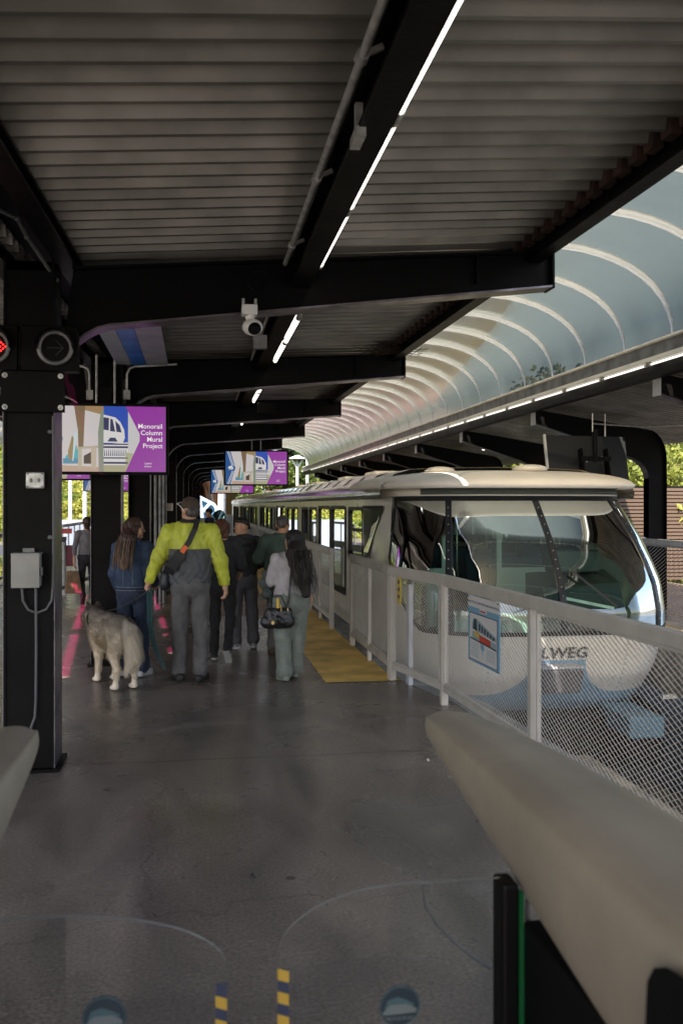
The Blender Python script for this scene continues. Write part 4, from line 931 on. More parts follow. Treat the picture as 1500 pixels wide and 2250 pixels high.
for sgn in (-1, 1):
    segs = [(YB, 18.86)]+[(J[k]+.04, J[k+1]-.04) for k in range(3)]
    for (ya, yb) in segs:
        ys = sorted({ya, yb}|{v for w in W if w[0] >= ya and w[1] <= yb for v in w[:2]}); zs = [-.85, -.4, 0, .4, .98, 1.3, 1.67, 1.69, 1.80]
        b = MB().use('train')
        for y0, y1 in zip(ys[:-1], ys[1:]):
            nsub = max(1, int((y1-y0)/1.2))
            for z0, z1 in zip(zs[:-1], zs[1:]):
                ym, zm = (y0+y1)/2, (z0+z1)/2
                if any(w[0] <= ym <= w[1] and w[2] <= zm <= w[3] for w in W): continue
                q = [sidept(sgn, y0, z0), sidept(sgn, y1, z0), sidept(sgn, y1, z1), sidept(sgn, y0, z1)]
                b.add(q if sgn < 0 else q[::-1], [(0, 1, 2, 3)], False)
        b.build('car_side', None, train)
    for (ya, yb, z0, z1, kind) in W:
        if sgn > 0 and kind == 'd': pass
        # frame with rounded corners, proud of the wall
        r = .07; pts = []
        for (cy_, cz_, a0) in ((yb-r, z1-r, 0), (ya+r, z1-r, 90), (ya+r, z0+r, 180), (yb-r, z0+r, 270)):
            for k in range(5): a = R(a0+22.5*k); pts.append((cy_+r*math.cos(a), cz_+r*math.sin(a)))
        inn = [(lerp((ya+yb)/2, p[0], 1-.045/((yb-ya)/2)), lerp((z0+z1)/2, p[1], 1-.045/((z1-z0)/2))) for p in pts]
        outr = [(lerp((ya+yb)/2, p[0], 1.015), lerp((z0+z1)/2, p[1], 1.015)) for p in pts]
        rec = [(yb+.01, z1+.01), (ya-.01, z1+.01), (ya-.01, z0-.01), (yb+.01, z0-.01)]
        fr = MB().use('train')
        # corner fillers in body colour, then a rubber ring
        big = []
        for i, p in enumerate(outr): c = rec[i//5]; big.append(c)
        fr.grid([[sidept(sgn, p[0], p[1], .003) for p in big], [sidept(sgn, p[0], p[1], .003) for p in outr]], False, closed=True)
        fr.use('rubber').grid([[sidept(sgn, p[0], p[1], .012) for p in outr], [sidept(sgn, p[0], p[1], .012) for p in inn]], False, closed=True)
        fr.grid([[sidept(sgn, p[0], p[1], .012) for p in inn], [sidept(sgn, p[0], p[1], -.035-.085*(yb-p[0])/(yb-ya)) for p in inn]], False, closed=True)
        win = fr.build('door_window' if kind == 'd' else 'window', None, train)
        g = MB().use('swin'); mz = [z0+.03, (z0+z1)/2, z1-.03]
        q = [sidept(sgn, ya+.02, z, -.10) for z in mz]; q2 = [sidept(sgn, yb-.02, z, -.015) for z in mz]
        g.add(q+q2, [(0, 3, 4, 1), (1, 4, 5, 2)], False); g.build('pane', None, win)
    # dark gaps between cars, door seams
    b = MB().use('rubber')
    for j in J[:3]: b.grid([[sidept(sgn, j-.05, z, -.03) for z in (-.85, 0, .4, .98, 1.3, 1.8)], [sidept(sgn, j+.05, z, -.03) for z in (-.85, 0, .4, .98, 1.3, 1.8)]], False)
    b.build('car_gangway', None, train)
    b = MB().use('rubber')
    for (ya, yb, z0, z1, kind) in W:
        if kind == 'd':
            for y in (ya-.045, yb+.035): b.grid([[sidept(sgn, y, z, .004) for z in (-.1, .4, .9, 1.3, 1.76)], [sidept(sgn, y+.012, z, .004) for z in (-.1, .4, .9, 1.3, 1.76)]], False)
    b.build('door_seam', None, train)
    # polished cant rail and skylight row
    for k, (ya, yb) in enumerate([(10.75, 18.86)]+[(J[i]+.04, J[i+1]-.04) for i in range(3)]):
        b = MB().use('chrome'); G = []
        for y in np.linspace(ya, yb, 10):
            fl = 0 if k or y > 11.5 else (11.5-y)*.0
            G.append([Vector((XC+sgn*o+bend(y), y, z)) for o, z in ((1.53, 1.79), (1.58, 1.78), (1.59, 1.86), (1.54, 1.97), (1.45, 2.0))])
        b.grid(G); b.build('cant_rail', None, train)
        for j in range(int((yb-max(ya, 12.2))/1.05)):
            y0 = max(ya, 12.2)+.1+1.05*j
            b = MB().use('roofw'); 
            pr = [(1.43, 1.99), (1.32, 2.09), (1.10, 2.155)]
            b.use(M['skyl']) if 'skyl' in M else None
            if 'skyl' not in M: M['skyl'] = mat('skylight', (.12, .14, .17), .08, .2, spec=.8); b.use('skyl')
            b.grid([[Vector((XC+sgn*o+bend(y), y, z+.012)) for o, z in pr] for y in (y0, y0+.88)]); b.use('roofw')
            for y in (y0-.085, y0+.88):
                b.grid([[Vector((XC+sgn*o+bend(y), yy_, z+.02)) for o, z in pr] for yy_ in (y, y+.085)])
            b.build('skylight', None, train)
b = MB().use('roofw')
G = []
for y in np.linspace(11.2, 46.8, 40): G.append([Vector((XC+o+bend(y), y, z)) for o, z in ((-1.43, 1.985), (-1.32, 2.085), (-1.10, 2.15), (-.6, 2.17), (0, 2.18), (.6, 2.17), (1.1, 2.15), (1.32, 2.085), (1.43, 1.985))])
b.grid(G); b.build('roof_skin', None, train)
for k, y in enumerate((14.5, 17.3, 21.2, 24.5, 31.5, 35)):
    b = MB().use('roofw').box(XC-.9+bend(y), XC+.6+bend(y), y, y+.9, 2.17, 2.25); b.build('roof_unit', None, train, bevel=.03)
# slanted cab side window, frame standing proud
for sgn in (-1, 1):
    def tw(y, z, off): 
        # find t on the side for a given Y
        lo, hi = .5, 1.
        for _ in range(30):
            mid = (lo+hi)/2
            if nose(mid, z).y < y: lo = mid
            else: hi = mid
        return nose(sgn*lo, z, off)
    fp = [(11.12, 1.70), (11.93, 1.70), (11.97, 1.66), (11.97, 1.06), (11.93, 1.02), (11.62, 1.02), (11.56, 1.06), (11.10, 1.65)]
    cy_, cz_ = 11.65, 1.42
    inn = [(lerp(cy_, p[0], .91), lerp(cz_, p[1], .91)) for p in fp]
    b = MB().use('rubber'); b.grid([[tw(p[0], p[1], .034) for p in fp], [tw(p[0], p[1], .034) for p in inn]], False, closed=True); w_ = b.build('window', None, train)
    dark = mat('cab_side_glass', (.03, .04, .04), .03, 0, spec=1.0, coat=1) if sgn < 0 else dark
    b = MB(); b.add([tw(p[0], p[1], .026) for p in inn], [tuple(range(len(inn)))], False); b.build('pane', dark, w_)
# cab interior
gr = mat('cab_grey', (.42, .45, .42), .6); 
b = MB().use(mat('cab_floor', (.05, .05, .05), .8)).box(XC-1.2, XC+1.2, 10.0, 12, .05, .08); b.box(XC-1.5, XC+1.5, 12, 46, .02, .06); b.build('cabin_floor', None, train)
b = MB().use(mat('dash_dark', (.025, .028, .03), .45)); b.hexa([(XC-.05, 9.45, .35), (XC+1.0, 9.65, .35), (XC+1.0, 10.1, .35), (XC-.05, 10.1, .35), (XC-.05, 9.55, .82), (XC+.9, 9.7, .86), (XC+.9, 10.1, .98), (XC-.05, 10.1, .95)])
b.box(XC+.22, XC+.75, 9.88, 10.2, .95, 1.2); b.build('control_desk', None, train, bevel=.02)
b = MB().use(gr).hexa([(XC-1.0, 9.85, .2), (XC-.1, 9.4, .2), (XC-.1, 9.9, .2), (XC-1.0, 10.4, .2), (XC-1.0, 9.85, .45), (XC-.1, 9.4, .45), (XC-.1, 9.9, .5), (XC-1.0, 10.4, .5)]); b.build('front_ledge', None, train)
b = MB().use(mat('purple_card', (.12, .02, .12), .5)).box(XC+.30, XC+.62, 9.23, 9.25, .50, .60); b.build('dash_card', None, train)
b = MB().use('tubeh').bar((XC+.05, 9.33, .74), (XC+.62, 9.26, .62), .03, .03); b.use('rubber').bar((XC+.12, 9.18, 1.03), (XC+.55, 9.02, .66), .022, .02); b.build('wiper', None, train)
bk = mat('bulkhead', (.55, .58, .54), .5)
b = MB().use(bk).box(XC-1.35, XC-.35, 12.3, 12.34, .05, .85); b.box(XC+.35, XC+1.35, 12.3, 12.34, .05, .85); b.box(XC-.42, XC-.35, 12.3, 12.34, .85, 1.8); b.box(XC+.35, XC+.42, 12.3, 12.34, .85, 1.8); b.box(XC-1.3, XC+1.3, 12.3, 12.34, 1.72, 1.85)
b.build('bulkhead', None, train)
seat = mat('seat_blue', (.05, .09, .14), .7)
for k in range(10):
    y = 12.8+1.15*k
    for x in (-.95, .95):
        b = MB().use(seat).box(XC+x-.42+bend(y), XC+x+.42+bend(y), y, y+.45, .06, .45); b.box(XC+x-.42+bend(y), XC+x+.42+bend(y), y+.38, y+.45, .45, .95); b.build('seat', None, train, bevel=.03)
b = MB().use('chrome')
for y in (14.8, 17.0, 20.5, 24.0): 
    for x in (-.5, .5): b.tube([(XC+x, y, .06), (XC+x, y, 2.05)], .017, 8)
b.build('grab_pole', None, train)
b = MB().use(mat('ceiling_cream', (.45, .44, .40), .6)).box(XC-1.25, XC+1.25, 10.6, 12.2, 1.86, 1.88); b.build('cab_ceiling', None, train)

# ------------------------------------------------------------------ background: buildings, poles, trees
b = MB().use(mat('far_copper', (.035, .022, .018), .35, .6, ns=.35, na=.7, rgb2=(.10, .045, .018))); 
cp = P(500, 1111, 95)
G = []
for a in np.linspace(0, 1, 20):
    row = []
    for z in np.linspace(-2, 34, 14):
        x0 = -3.5+9.0*a; row.append((x0+2.5*math.sin(z*.12+a*5)-.10*z*(1-a)*1.0, 80+5*math.sin(a*6), z))
    G.append(row)
b.grid(G); b.build('museum_building', label='dark rippled copper building beyond the far platform end', cat='building', thick=.4)
b = MB().use(mat('teal_cladding', (.10, .28, .46), .3, .3, ns=.5, na=.3))
def gp(px, py, d=70): return P(px, py, d)
pts = [(425, 1085), (470, 1108), (497, 1150), (512, 1190), (512, 1240), (420, 1240)]
vsA = [gp(*p, 70) for p in pts]; vsB = [p+Vector((0, 8, 0)) for p in vsA]
nn = len(pts); b.add(vsA+vsB, [tuple(range(nn)), tuple(range(nn, 2*nn))[::-1]]+[(i, (i+1) % nn, nn+(i+1) % nn, nn+i) for i in range(nn)])
b.use(mat('pale_seam', (.40, .52, .66), .3))
for (p, q) in (((425, 1085), (470, 1108)), ((470, 1108), (497, 1150)), ((497, 1150), (512, 1190)), ((440, 1093), (450, 1180)), ((463, 1104), (440, 1130)), ((475, 1115), (485, 1200))): b.bar(gp(*p, 69.6), gp(*q, 69.6), .22, .2)
b.build('museum_wing', label='blue angular building wing low behind the walking group', cat='building')
def pole(px, d, top, w, label, lamp=False, m='fence_white'):
    c = P(px, 1111, d); root = empty('street_lamp' if lamp else 'white_post', (c.x, c.y, -2.2), 0, label, 'street lamp' if lamp else 'post')
    b = MB().use(m).tube([(0, 0, 0), (0, 0, top+2.2)], [w, w*.85], 12); b.build('pole', None, root)
    if lamp:
        b = MB().use(m); b.tube([(0, 0, top+2.2), (-.35, 0, top+2.75)], .05, 8); b.tube([(0, 0, top+2.2), (.35, 0, top+2.75)], .05, 8); b.tube([(0, 0, top+2.2), (0, .3, top+2.75)], .05, 8); b.build('bracket', None, root)
        b = MB().use('fence_white'); b.tube([(0, 0, top+2.75), (0, 0, top+2.82), (0, 0, top+2.95)], [.48, .45, .12], 20); b.build('lamp_head', None, root)
pole(653, 55, 3.9, .10, 'pale street lamp rising behind the monorail roof', True)
pole(675, 47, 5.0, .09, 'pale post holding the far end of the glass vault')
pole(483, 50, 8, .11, 'left of two pale posts under the walkway monitors'); pole(491, 51, 8, .13, 'right of two pale posts under the walkway monitors')
pole(155, 52, 5, .12, 'left of two pale posts against the ivy bank'); pole(187, 52, 5, .13, 'right of two pale posts against the ivy bank')
c = P(478, 1150, 40); b = MB(); b.ellip((c.x, c.y, c.z+.1), .33, .1, .5, 20, 14, Matrix.Rotation(R(20), 3, 'Y')); b.build('convex_mirror', mat('mirror', (.2, .4, .5), .05, .9), label='round convex mirror on a pale post beyond the walkway', cat='mirror')
b = MB().use('fence_white')
for k in range(4): b.box(-1.2+.9*k, -.8+.9*k, 47, 47.1, 0, 1.25)
b.box(-1.3, 2.1, 47.11, 47.15, 0, 1.1); b.build('end_barrier', label='white slatted barrier across the far end of the platform', cat='barrier')
b = MB().use(mat('far_wall_blue', (.22, .27, .38), .5, ns=1, na=.1)).box(-9, -3.6, 47.5, 47.7, -1, 1.0); b.build('blue_wall', label='pale blue wall before the ivy bank on the left', cat='wall')

def leaves(name, pts, size, m, parent=None, rg=rng, **kw):
    pts = np.asarray(pts); n = len(pts)
    a = rg.normal(size=(n, 3)); a /= np.linalg.norm(a, axis=1)[:, None]; c = rg.normal(size=(n, 3)); bb = np.cross(a, c); bb /= np.linalg.norm(bb, axis=1)[:, None]
    s = size*rg.uniform(.6, 1.3, (n, 1)); a = a*s; bb = bb*s*.6
    V = np.stack([pts-a, pts+bb, pts+a, pts-bb], 1).reshape(-1, 3)
    me = bpy.data.meshes.new(name); me.vertices.add(4*n); me.vertices.foreach_set('co', V.ravel()); me.loops.add(4*n); me.loops.foreach_set('vertex_index', np.arange(4*n, dtype=np.int32))
    me.polygons.add(n); me.polygons.foreach_set('loop_start', np.arange(0, 4*n, 4, dtype=np.int32)); me.polygons.foreach_set('loop_total', np.full(n, 4, np.int32)); me.update(calc_edges=True); me.validate()
    me.materials.append(M[m] if isinstance(m, str) else m); o = bpy.data.objects.new(name, me); col.objects.link(o)
    if parent: o.parent = parent
    return tag(o, **kw)
def tree(x, y, h, cr, n, size, m, label, z0=-2.2, name='leafy_tree', trunk_h=.35, group=None):
    root = empty(name, (x, y, z0), 0, label, 'tree', group)
    b = MB().use('bark'); b.tube([(0, 0, 0), (.1, 0, h*.3), (-.05, .1, h*.6), (0, 0, h*.9)], [cr*.09, cr*.07, cr*.045, cr*.015], 10)
    cl = []
    for k in range(14):
        a = rng.uniform(0, 6.28); zz = h*rng.uniform(trunk_h, .85); rr = cr*rng.uniform(.5, .95)*(1-abs(zz/h-.6)*.8)
        tip = Vector((rr*math.cos(a), rr*math.sin(a), zz+cr*.35)); b.tube([(0, 0, zz-cr*.15), tip*.55+Vector((0, 0, zz*.42)), tip], [cr*.035, cr*.022, cr*.008], 6); cl.append(tip)
    b.build('trunk', None, root)
    cs = [(t, cr*rng.uniform(.22, .42)) for t in cl]
    for k in range(26):
        a = rng.uniform(0, 6.28); ph = rng.uniform(-.8, 1.4); rr = cr*rng.uniform(.35, .95)
        cs.append((Vector((rr*math.cos(a)*math.cos(ph*.8), rr*math.sin(a)*math.cos(ph*.8), h*.62+rr*math.sin(ph)*.9)), cr*rng.uniform(.14, .34)))
    pts = []
    for c, r in cs:
        q = rng.normal(size=(n//len(cs), 3)); q /= np.linalg.norm(q, axis=1)[:, None]; q *= (r*rng.uniform(.35, 1.05, (len(q), 1))**.6); q[:, 2] *= .8; pts.append(q+np.array(c))
    leaves('crown', np.concatenate(pts), size, m, root)
    return root
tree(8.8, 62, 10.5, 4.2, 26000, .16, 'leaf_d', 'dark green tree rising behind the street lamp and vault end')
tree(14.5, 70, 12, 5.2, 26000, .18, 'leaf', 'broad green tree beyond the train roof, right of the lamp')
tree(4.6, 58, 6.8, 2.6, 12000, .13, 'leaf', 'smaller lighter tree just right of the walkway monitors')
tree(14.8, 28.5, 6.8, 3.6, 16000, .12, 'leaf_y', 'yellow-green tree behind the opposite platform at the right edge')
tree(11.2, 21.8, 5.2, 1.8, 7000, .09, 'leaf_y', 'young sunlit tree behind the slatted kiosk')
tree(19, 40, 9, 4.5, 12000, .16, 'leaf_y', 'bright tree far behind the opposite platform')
# ivy bank: slope on the left reaching far beyond the station end
n = 130000; u = rng.uniform(0, 1, n)**.8; yb_ = 14+100*u; hgt = rng.uniform(0, 1, n); hh = hgt*17
lump = np.array([mnoise.noise(Vector((float(y)*.35, float(h)*.6, 3.1)))+.5*mnoise.noise(Vector((float(y)*1.1, float(h)*1.6, 9.1))) for y, h in zip(yb_[:n], hh[:n])])
xx = -13.8-.45*hh+lump*1.1+rng.normal(0, .08, n); pts = np.stack([xx, yb_, hh-2.2+rng.normal(0, .1, n)], 1)
b = MB().use(mat('bank_earth', (.03, .035, .015), .9)); b.prism([(-14.9, -2.2), (-22.3, 14.8), (-34, 14.8), (-30, -2.2)], 'y', 12, 118); 
bank = b.build('ivy_bank', label='steep sunlit bank covered in yellow-green ivy on the left', cat='ivy bank', kind='stuff')
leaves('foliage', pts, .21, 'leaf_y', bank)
n = 110000; u = rng.uniform(0, 1, n); xb = -24+22.5*u; hh = rng.uniform(0, 1, n)*15
lump = np.array([mnoise.noise(Vector((float(x)*.4, float(h)*.6, 7.1)))+.5*mnoise.noise(Vector((float(x)*1.2, float(h)*1.6, 2.1))) for x, h in zip(xb, hh)])
pts = np.stack([xb, 50+2.3*hh-lump*1.6+rng.normal(0, .08, n), hh-2.2], 1); b = MB().use(bpy.data.materials['bank_earth']); b.prism([(52.5, -2.2), (87, 12.2), (95, 12.2), (95, -2.2)], 'x', -24, -1.5); bank = b.build('ivy_bank', label='ivy bank closing the view far down the left track', cat='ivy bank', kind='stuff'); leaves('foliage', pts, .2, 'leaf_y', bank)

# sunlit tree bank beyond the opposite platform
n = 90000; u = rng.uniform(0, 1, n)**.85; yb_ = 26+125*u; hh = rng.uniform(0, 1, n)*9
lump = np.array([mnoise.noise(Vector((float(y)*.3, float(h)*.5, 13.1)))+.5*mnoise.noise(Vector((float(y)*1.0, float(h)*1.4, 19.1))) for y, h in zip(yb_, hh)])
pts = np.stack([14.5+.3*hh-lump*1.6+rng.normal(0, .12, n), yb_, hh-2.2], 1)
b = MB().use(bpy.data.materials['bank_earth']); b.prism([(16.2, -2.2), (18.6, 6.2), (24, 6.2), (24, -2.2)], 'y', 26, 152)
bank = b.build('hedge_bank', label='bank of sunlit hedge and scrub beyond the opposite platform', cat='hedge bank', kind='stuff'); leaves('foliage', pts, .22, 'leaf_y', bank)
# ------------------------------------------------------------------ bodies from smooth-blended rounded cones (signed distance, surface nets)
def surf(prims, vox, k=.02, cuts=(), noise=None):
    """prims: (a, b, ra, rb, (sx,sy,sz), tag) ; cuts: (point, normal) keep the side the normal points away from"""
    lo = np.full(3, 1e9); hi = -lo.copy(); pr = []
    for p in prims:
        a, b_, ra, rb = np.array(p[0], float), np.array(p[1], float), p[2], p[3]; s = np.array(p[4] if len(p) > 4 and p[4] else (1, 1, 1), float); m = max(ra, rb)*s.max()
        lo = np.minimum(lo, np.minimum(a, b_)-m); hi = np.maximum(hi, np.maximum(a, b_)+m); pr.append((a, b_, ra, rb, s, p[5] if len(p) > 5 else 0))
    lo -= 3*vox; hi += 3*vox; N = np.ceil((hi-lo)/vox).astype(int)+1
    ax = [lo[i]+vox*np.arange(N[i]) for i in range(3)]
    F = np.full(N, .5); T = np.zeros(N, np.int16); D = np.full(N, 9.)
    mg = 2*k+3*vox
    for a, b_, ra, rb, s, tg_ in pr:
        m = max(ra, rb)*s.max()+mg; l0 = np.maximum(((np.minimum(a, b_)-m-lo)/vox).astype(int), 0); h0 = np.minimum(((np.maximum(a, b_)+m-lo)/vox).astype(int)+2, N)
        sl = tuple(slice(l0[i], h0[i]) for i in range(3))
        Xg, Yg, Zg = np.meshgrid(*[ax[i][sl[i]] for i in range(3)], indexing='ij', sparse=True)
        A = a/s; Bv = b_/s; d = Bv-A; L2 = max(1e-9, d@d)
        px_, py_, pz_ = Xg/s[0]-A[0], Yg/s[1]-A[1], Zg/s[2]-A[2]
        t = np.clip((px_*d[0]+py_*d[1]+pz_*d[2])/L2, 0, 1)
        dist = np.sqrt((px_-t*d[0])**2+(py_-t*d[1])**2+(pz_-t*d[2])**2)-(ra+(rb-ra)*t); dist = dist*min(1., s.min()**.5 if s.min() < 1 else 1)
        f = F[sl]; h = np.clip(.5+.5*(f-dist)/k, 0, 1) if k > 0 else (f > dist)*1.; nf = dist*h+f*(1-h)-k*h*(1-h)
        dd = D[sl]; tt = T[sl]; cl = dist < dd; tt[cl] = tg_; dd[cl] = dist[cl]; D[sl] = dd; T[sl] = tt; F[sl] = nf
    Xg, Yg, Zg = np.meshgrid(*ax, indexing='ij', sparse=True)
    if noise:
        amp, fr, zs = noise
        w = np.sin(fr*(Xg*1.3+.5*Yg)+3*np.sin(fr*.43*Zg+1.3))*np.sin(fr*zs*Zg+2.2*np.sin(fr*.6*Xg+fr*.4*Yg)+.7)
        w2 = np.sin(fr*1.9*(Zg*zs+.8*Xg)+2*np.sin(fr*.9*Yg))
        F = F+amp*(1-np.abs(w)**.6)+amp*.5*w2
    for (c, nrm_) in cuts: F = np.maximum(F, (Xg-c[0])*nrm_[0]+(Yg-c[1])*nrm_[1]+(Zg-c[2])*nrm_[2])
    S = F < 0; n0, n1, n2 = np.array(F.shape)-1
    acc = np.zeros((n0, n1, n2, 3)); cnt = np.zeros((n0, n1, n2))
    corners = [(i, j, q) for i in (0, 1) for j in (0, 1) for q in (0, 1)]
    def cs(A_, c): return A_[c[0]:c[0]+n0, c[1]:c[1]+n1, c[2]:c[2]+n2]
    for c in corners:
        for axx in range(3):
            if c[axx] == 0:
                c2 = list(c); c2[axx] = 1; f1, f2 = cs(F, c), cs(F, c2); cr = (f1 < 0) != (f2 < 0)
                if not cr.any(): continue
                idx = np.nonzero(cr); t = f1[idx]/(f1[idx]-f2[idx]); v = np.empty((len(t), 3)); v[:] = c; v[:, axx] = t
                acc[idx] += v; cnt[idx] += 1
    idx = np.nonzero(cnt > 0); ids = -np.ones((n0, n1, n2), np.int64); ids[idx] = np.arange(len(idx[0]))
    V = (np.stack(idx, 1)+acc[idx]/cnt[idx][:, None])*vox+lo; TG_ = T[idx]
    Q = []
    for axx in range(3):
        o1, o2 = (axx+1) % 3, (axx+2) % 3
        s1 = [slice(1, -1)]*3; s1[axx] = slice(0, -1); s2 = [slice(1, -1)]*3; s2[axx] = slice(1, None)
        a_, b2 = S[tuple(s1)], S[tuple(s2)]
        for flip, msk in ((0, a_ & ~b2), (1, ~a_ & b2)):
            I = np.stack(np.nonzero(msk), 1)
            if not len(I): continue
            I[:, o1] += 1; I[:, o2] += 1
            def g(da, db): J_ = I.copy(); J_[:, o1] -= da; J_[:, o2] -= db; return ids[J_[:, 0], J_[:, 1], J_[:, 2]]
            q = np.stack([g(1, 1), g(0, 1), g(0, 0), g(1, 0)], 1)
            Q.append(q[:, ::-1] if flip else q)
    Q = np.concatenate(Q); Q = Q[(Q >= 0).all(1)]
    return V, Q, TG_
def smooth_mesh(V, Q, it=2):
    e = np.concatenate([Q[:, [0, 1]], Q[:, [1, 2]], Q[:, [2, 3]], Q[:, [3, 0]]]); n = len(V)
    for _ in range(it):
        s = np.zeros((n, 3)); c = np.zeros(n)
        np.add.at(s, e[:, 0], V[e[:, 1]]); np.add.at(s, e[:, 1], V[e[:, 0]]); np.add.at(c, e[:, 0], 1); np.add.at(c, e[:, 1], 1)
        V = V*.5+.5*s/np.maximum(c, 1)[:, None]
    return V
def surf_obj(name, prims, vox, mats, parent, k=.02, cuts=(), noise=None, it=2, colour=None, **kw):
    V, Q, T = surf(prims, vox, k, cuts, noise); V = smooth_mesh(V, Q, it)
    me = bpy.data.meshes.new(name); n = len(Q)
    me.vertices.add(len(V)); me.vertices.foreach_set('co', V.ravel()); me.loops.add(4*n); me.loops.foreach_set('vertex_index', Q.ravel().astype(np.int32))
    me.polygons.add(n); me.polygons.foreach_set('loop_start', np.arange(0, 4*n, 4, dtype=np.int32)); me.polygons.foreach_set('loop_total', np.full(n, 4, np.int32))
    if not isinstance(mats, (list, tuple)): mats = [mats]
    for m in mats: me.materials.append(M[m] if isinstance(m, str) else m)
    if colour is not None:
        C = V[Q].mean(1); me.polygons.foreach_set('material_index', colour(C, T[Q[:, 0]]).astype(np.int32))
    elif len(mats) > 1: me.polygons.foreach_set('material_index', T[Q[:, 0]].astype(np.int32))
    me.polygons.foreach_set('use_smooth', np.ones(n, bool)); me.update(calc_edges=True); me.validate()
    o = bpy.data.objects.new(name, me); col.objects.link(o)
    if parent: o.parent = parent
    return tag(o, **kw)

def cloth(name, rgb, rough=.85, bump=.35, bs=28, na=.15, ns=9): return mat(name, rgb, rough, ns=ns, na=na, bump=bump, bs=bs)
# joints for a 1.75 m figure facing +Y (x right, z up)
BASE = dict(head=(0, .015, 1.625), neck=(0, -.015, 1.49), chest=(0, -.01, 1.30), waist=(0, 0, 1.08), pelvis=(0, -.01, .95),
            shR=(.175, -.01, 1.425), shL=(-.175, -.01, 1.425), elR=(.235, -.03, 1.14), elL=(-.235, -.03, 1.14), wrR=(.25, .04, .90), wrL=(-.25, .04, .90),
            hipR=(.085, 0, .92), hipL=(-.085, 0, .92), knR=(.10, .02, .50), knL=(-.10, .02, .50), anR=(.11, -.03, .09), anL=(-.11, -.03, .09), toR=(.13, .13, .035), toL=(-.13, .13, .035))
def hand_prims(wr, el, side, curl=.5, facing=None):
    wr, el = Vector(wr), Vector(el); h = (wr-el).normalized(); n = Vector(facing) if facing else Vector((-side, .2, 0)); n = (n-h*n.dot(h)).normalized(); w = h.cross(n)*side
    if facing is None and w.y < 0: w = -w          # thumb side forward
    out = [(wr-h*.02, wr+h*.03, .026, .028, None), (wr+h*.03+w*.018, wr+h*.085+w*.024, .015, .014, None), (wr+h*.03, wr+h*.09, .016, .014, None), (wr+h*.03-w*.02, wr+h*.082-w*.026, .015, .013, None)]
    for i, (o, L) in enumerate(((.030, .9), (.011, 1.0), (-.009, .95), (-.028, .78))):
        p = wr+h*.088+w*o
        for j, (sl__, r1, r2) in enumerate(((.036, .0098, .009), (.026, .009, .0082), (.02, .0082, .007))):
            a = curl*(j+1)*.75*(1+.08*i); d = h*math.cos(a)+n*math.sin(a); q = p+d*sl__*L; out.append((p, q, r1, r2, None)); p = q
    t0 = wr+h*.03+w*.025; t1 = t0+(h*.6+w*.6+n*.35).normalized()*.04; t2 = t1+(h*.85+w*.15+n*.5).normalized()*.03
    out += [(t0, t1, .013, .011, None), (t1, t2, .011, .0085, None)]
    return out
def head_prims(J, yaw=0, pitch=0, sc=1.):
    """head facing +Y then turned by yaw (about z)"""
    c = Vector(J['head']); Rm = Matrix.Rotation(yaw, 3, 'Z') @ Matrix.Rotation(pitch, 3, 'X')
    P_ = lambda x, y, z: c+Rm @ (Vector((x, y, z))*sc)
    r = [(P_(0, -.02, .03), P_(0, .02, .035), .082*sc, .076*sc, (.93, 1, 1)), (P_(0, .025, -.02), P_(0, .045, -.07), .062*sc, .038*sc, None), (P_(-.03, .03, -.05), P_(.03, .03, -.05), .042*sc, .042*sc, None),
         (P_(0, .085, .01), P_(0, .108, -.025), .009*sc, .013*sc, None), (P_(-.022, .075, -.055), P_(.022, .075, -.055), .012*sc, .012*sc, None), (P_(0, .07, -.088), P_(0, .074, -.088), .018*sc, .018*sc, None),
         (P_(-.03, .072, .035), P_(.03, .072, .035), .013*sc, .013*sc, None)]
    for s in (-1, 1): r.append((P_(s*.078, -.005, .012), P_(s*.084, -.012, -.018), .014*sc, .010*sc, None)); r.append((P_(s*.03, .06, -.025), P_(s*.045, .04, -.02), .022*sc, .02*sc, None))
    return r, P_, Rm
def bodyprims(J, J_head, fat=1., arms=True, curlR=.5, curlL=.5, faceR=None, faceL=None):
    g = lambda k: J[k]; r = list(J_head)
    r += [(g('neck'), tuple(Vector(g('head'))+Vector((0, -.01, -.05))), .056, .050, None), (g('chest'), g('neck'), .10, .055, (1.25, .85, 1)), (g('waist'), g('chest'), .105*fat, .115*fat, (1.2, .85, 1)), (g('pelvis'), g('waist'), .125*fat, .105*fat, (1.2, .9, 1)),
          (g('shL'), g('shR'), .055, .055, None)]
    for s, c, fc in (('R', curlR, faceR), ('L', curlL, faceL)):
        r += [(g('sh'+s), g('el'+s), .048, .036, None), (g('el'+s), g('wr'+s), .036, .025, None), (g('hip'+s), g('kn'+s), .078*fat, .050, None), (g('kn'+s), g('an'+s), .050, .035, None), (g('an'+s), g('to'+s), .035, .028, None)]
        r += hand_prims(g('wr'+s), g('el'+s), 1 if s == 'R' else -1, c, fc)
    return r
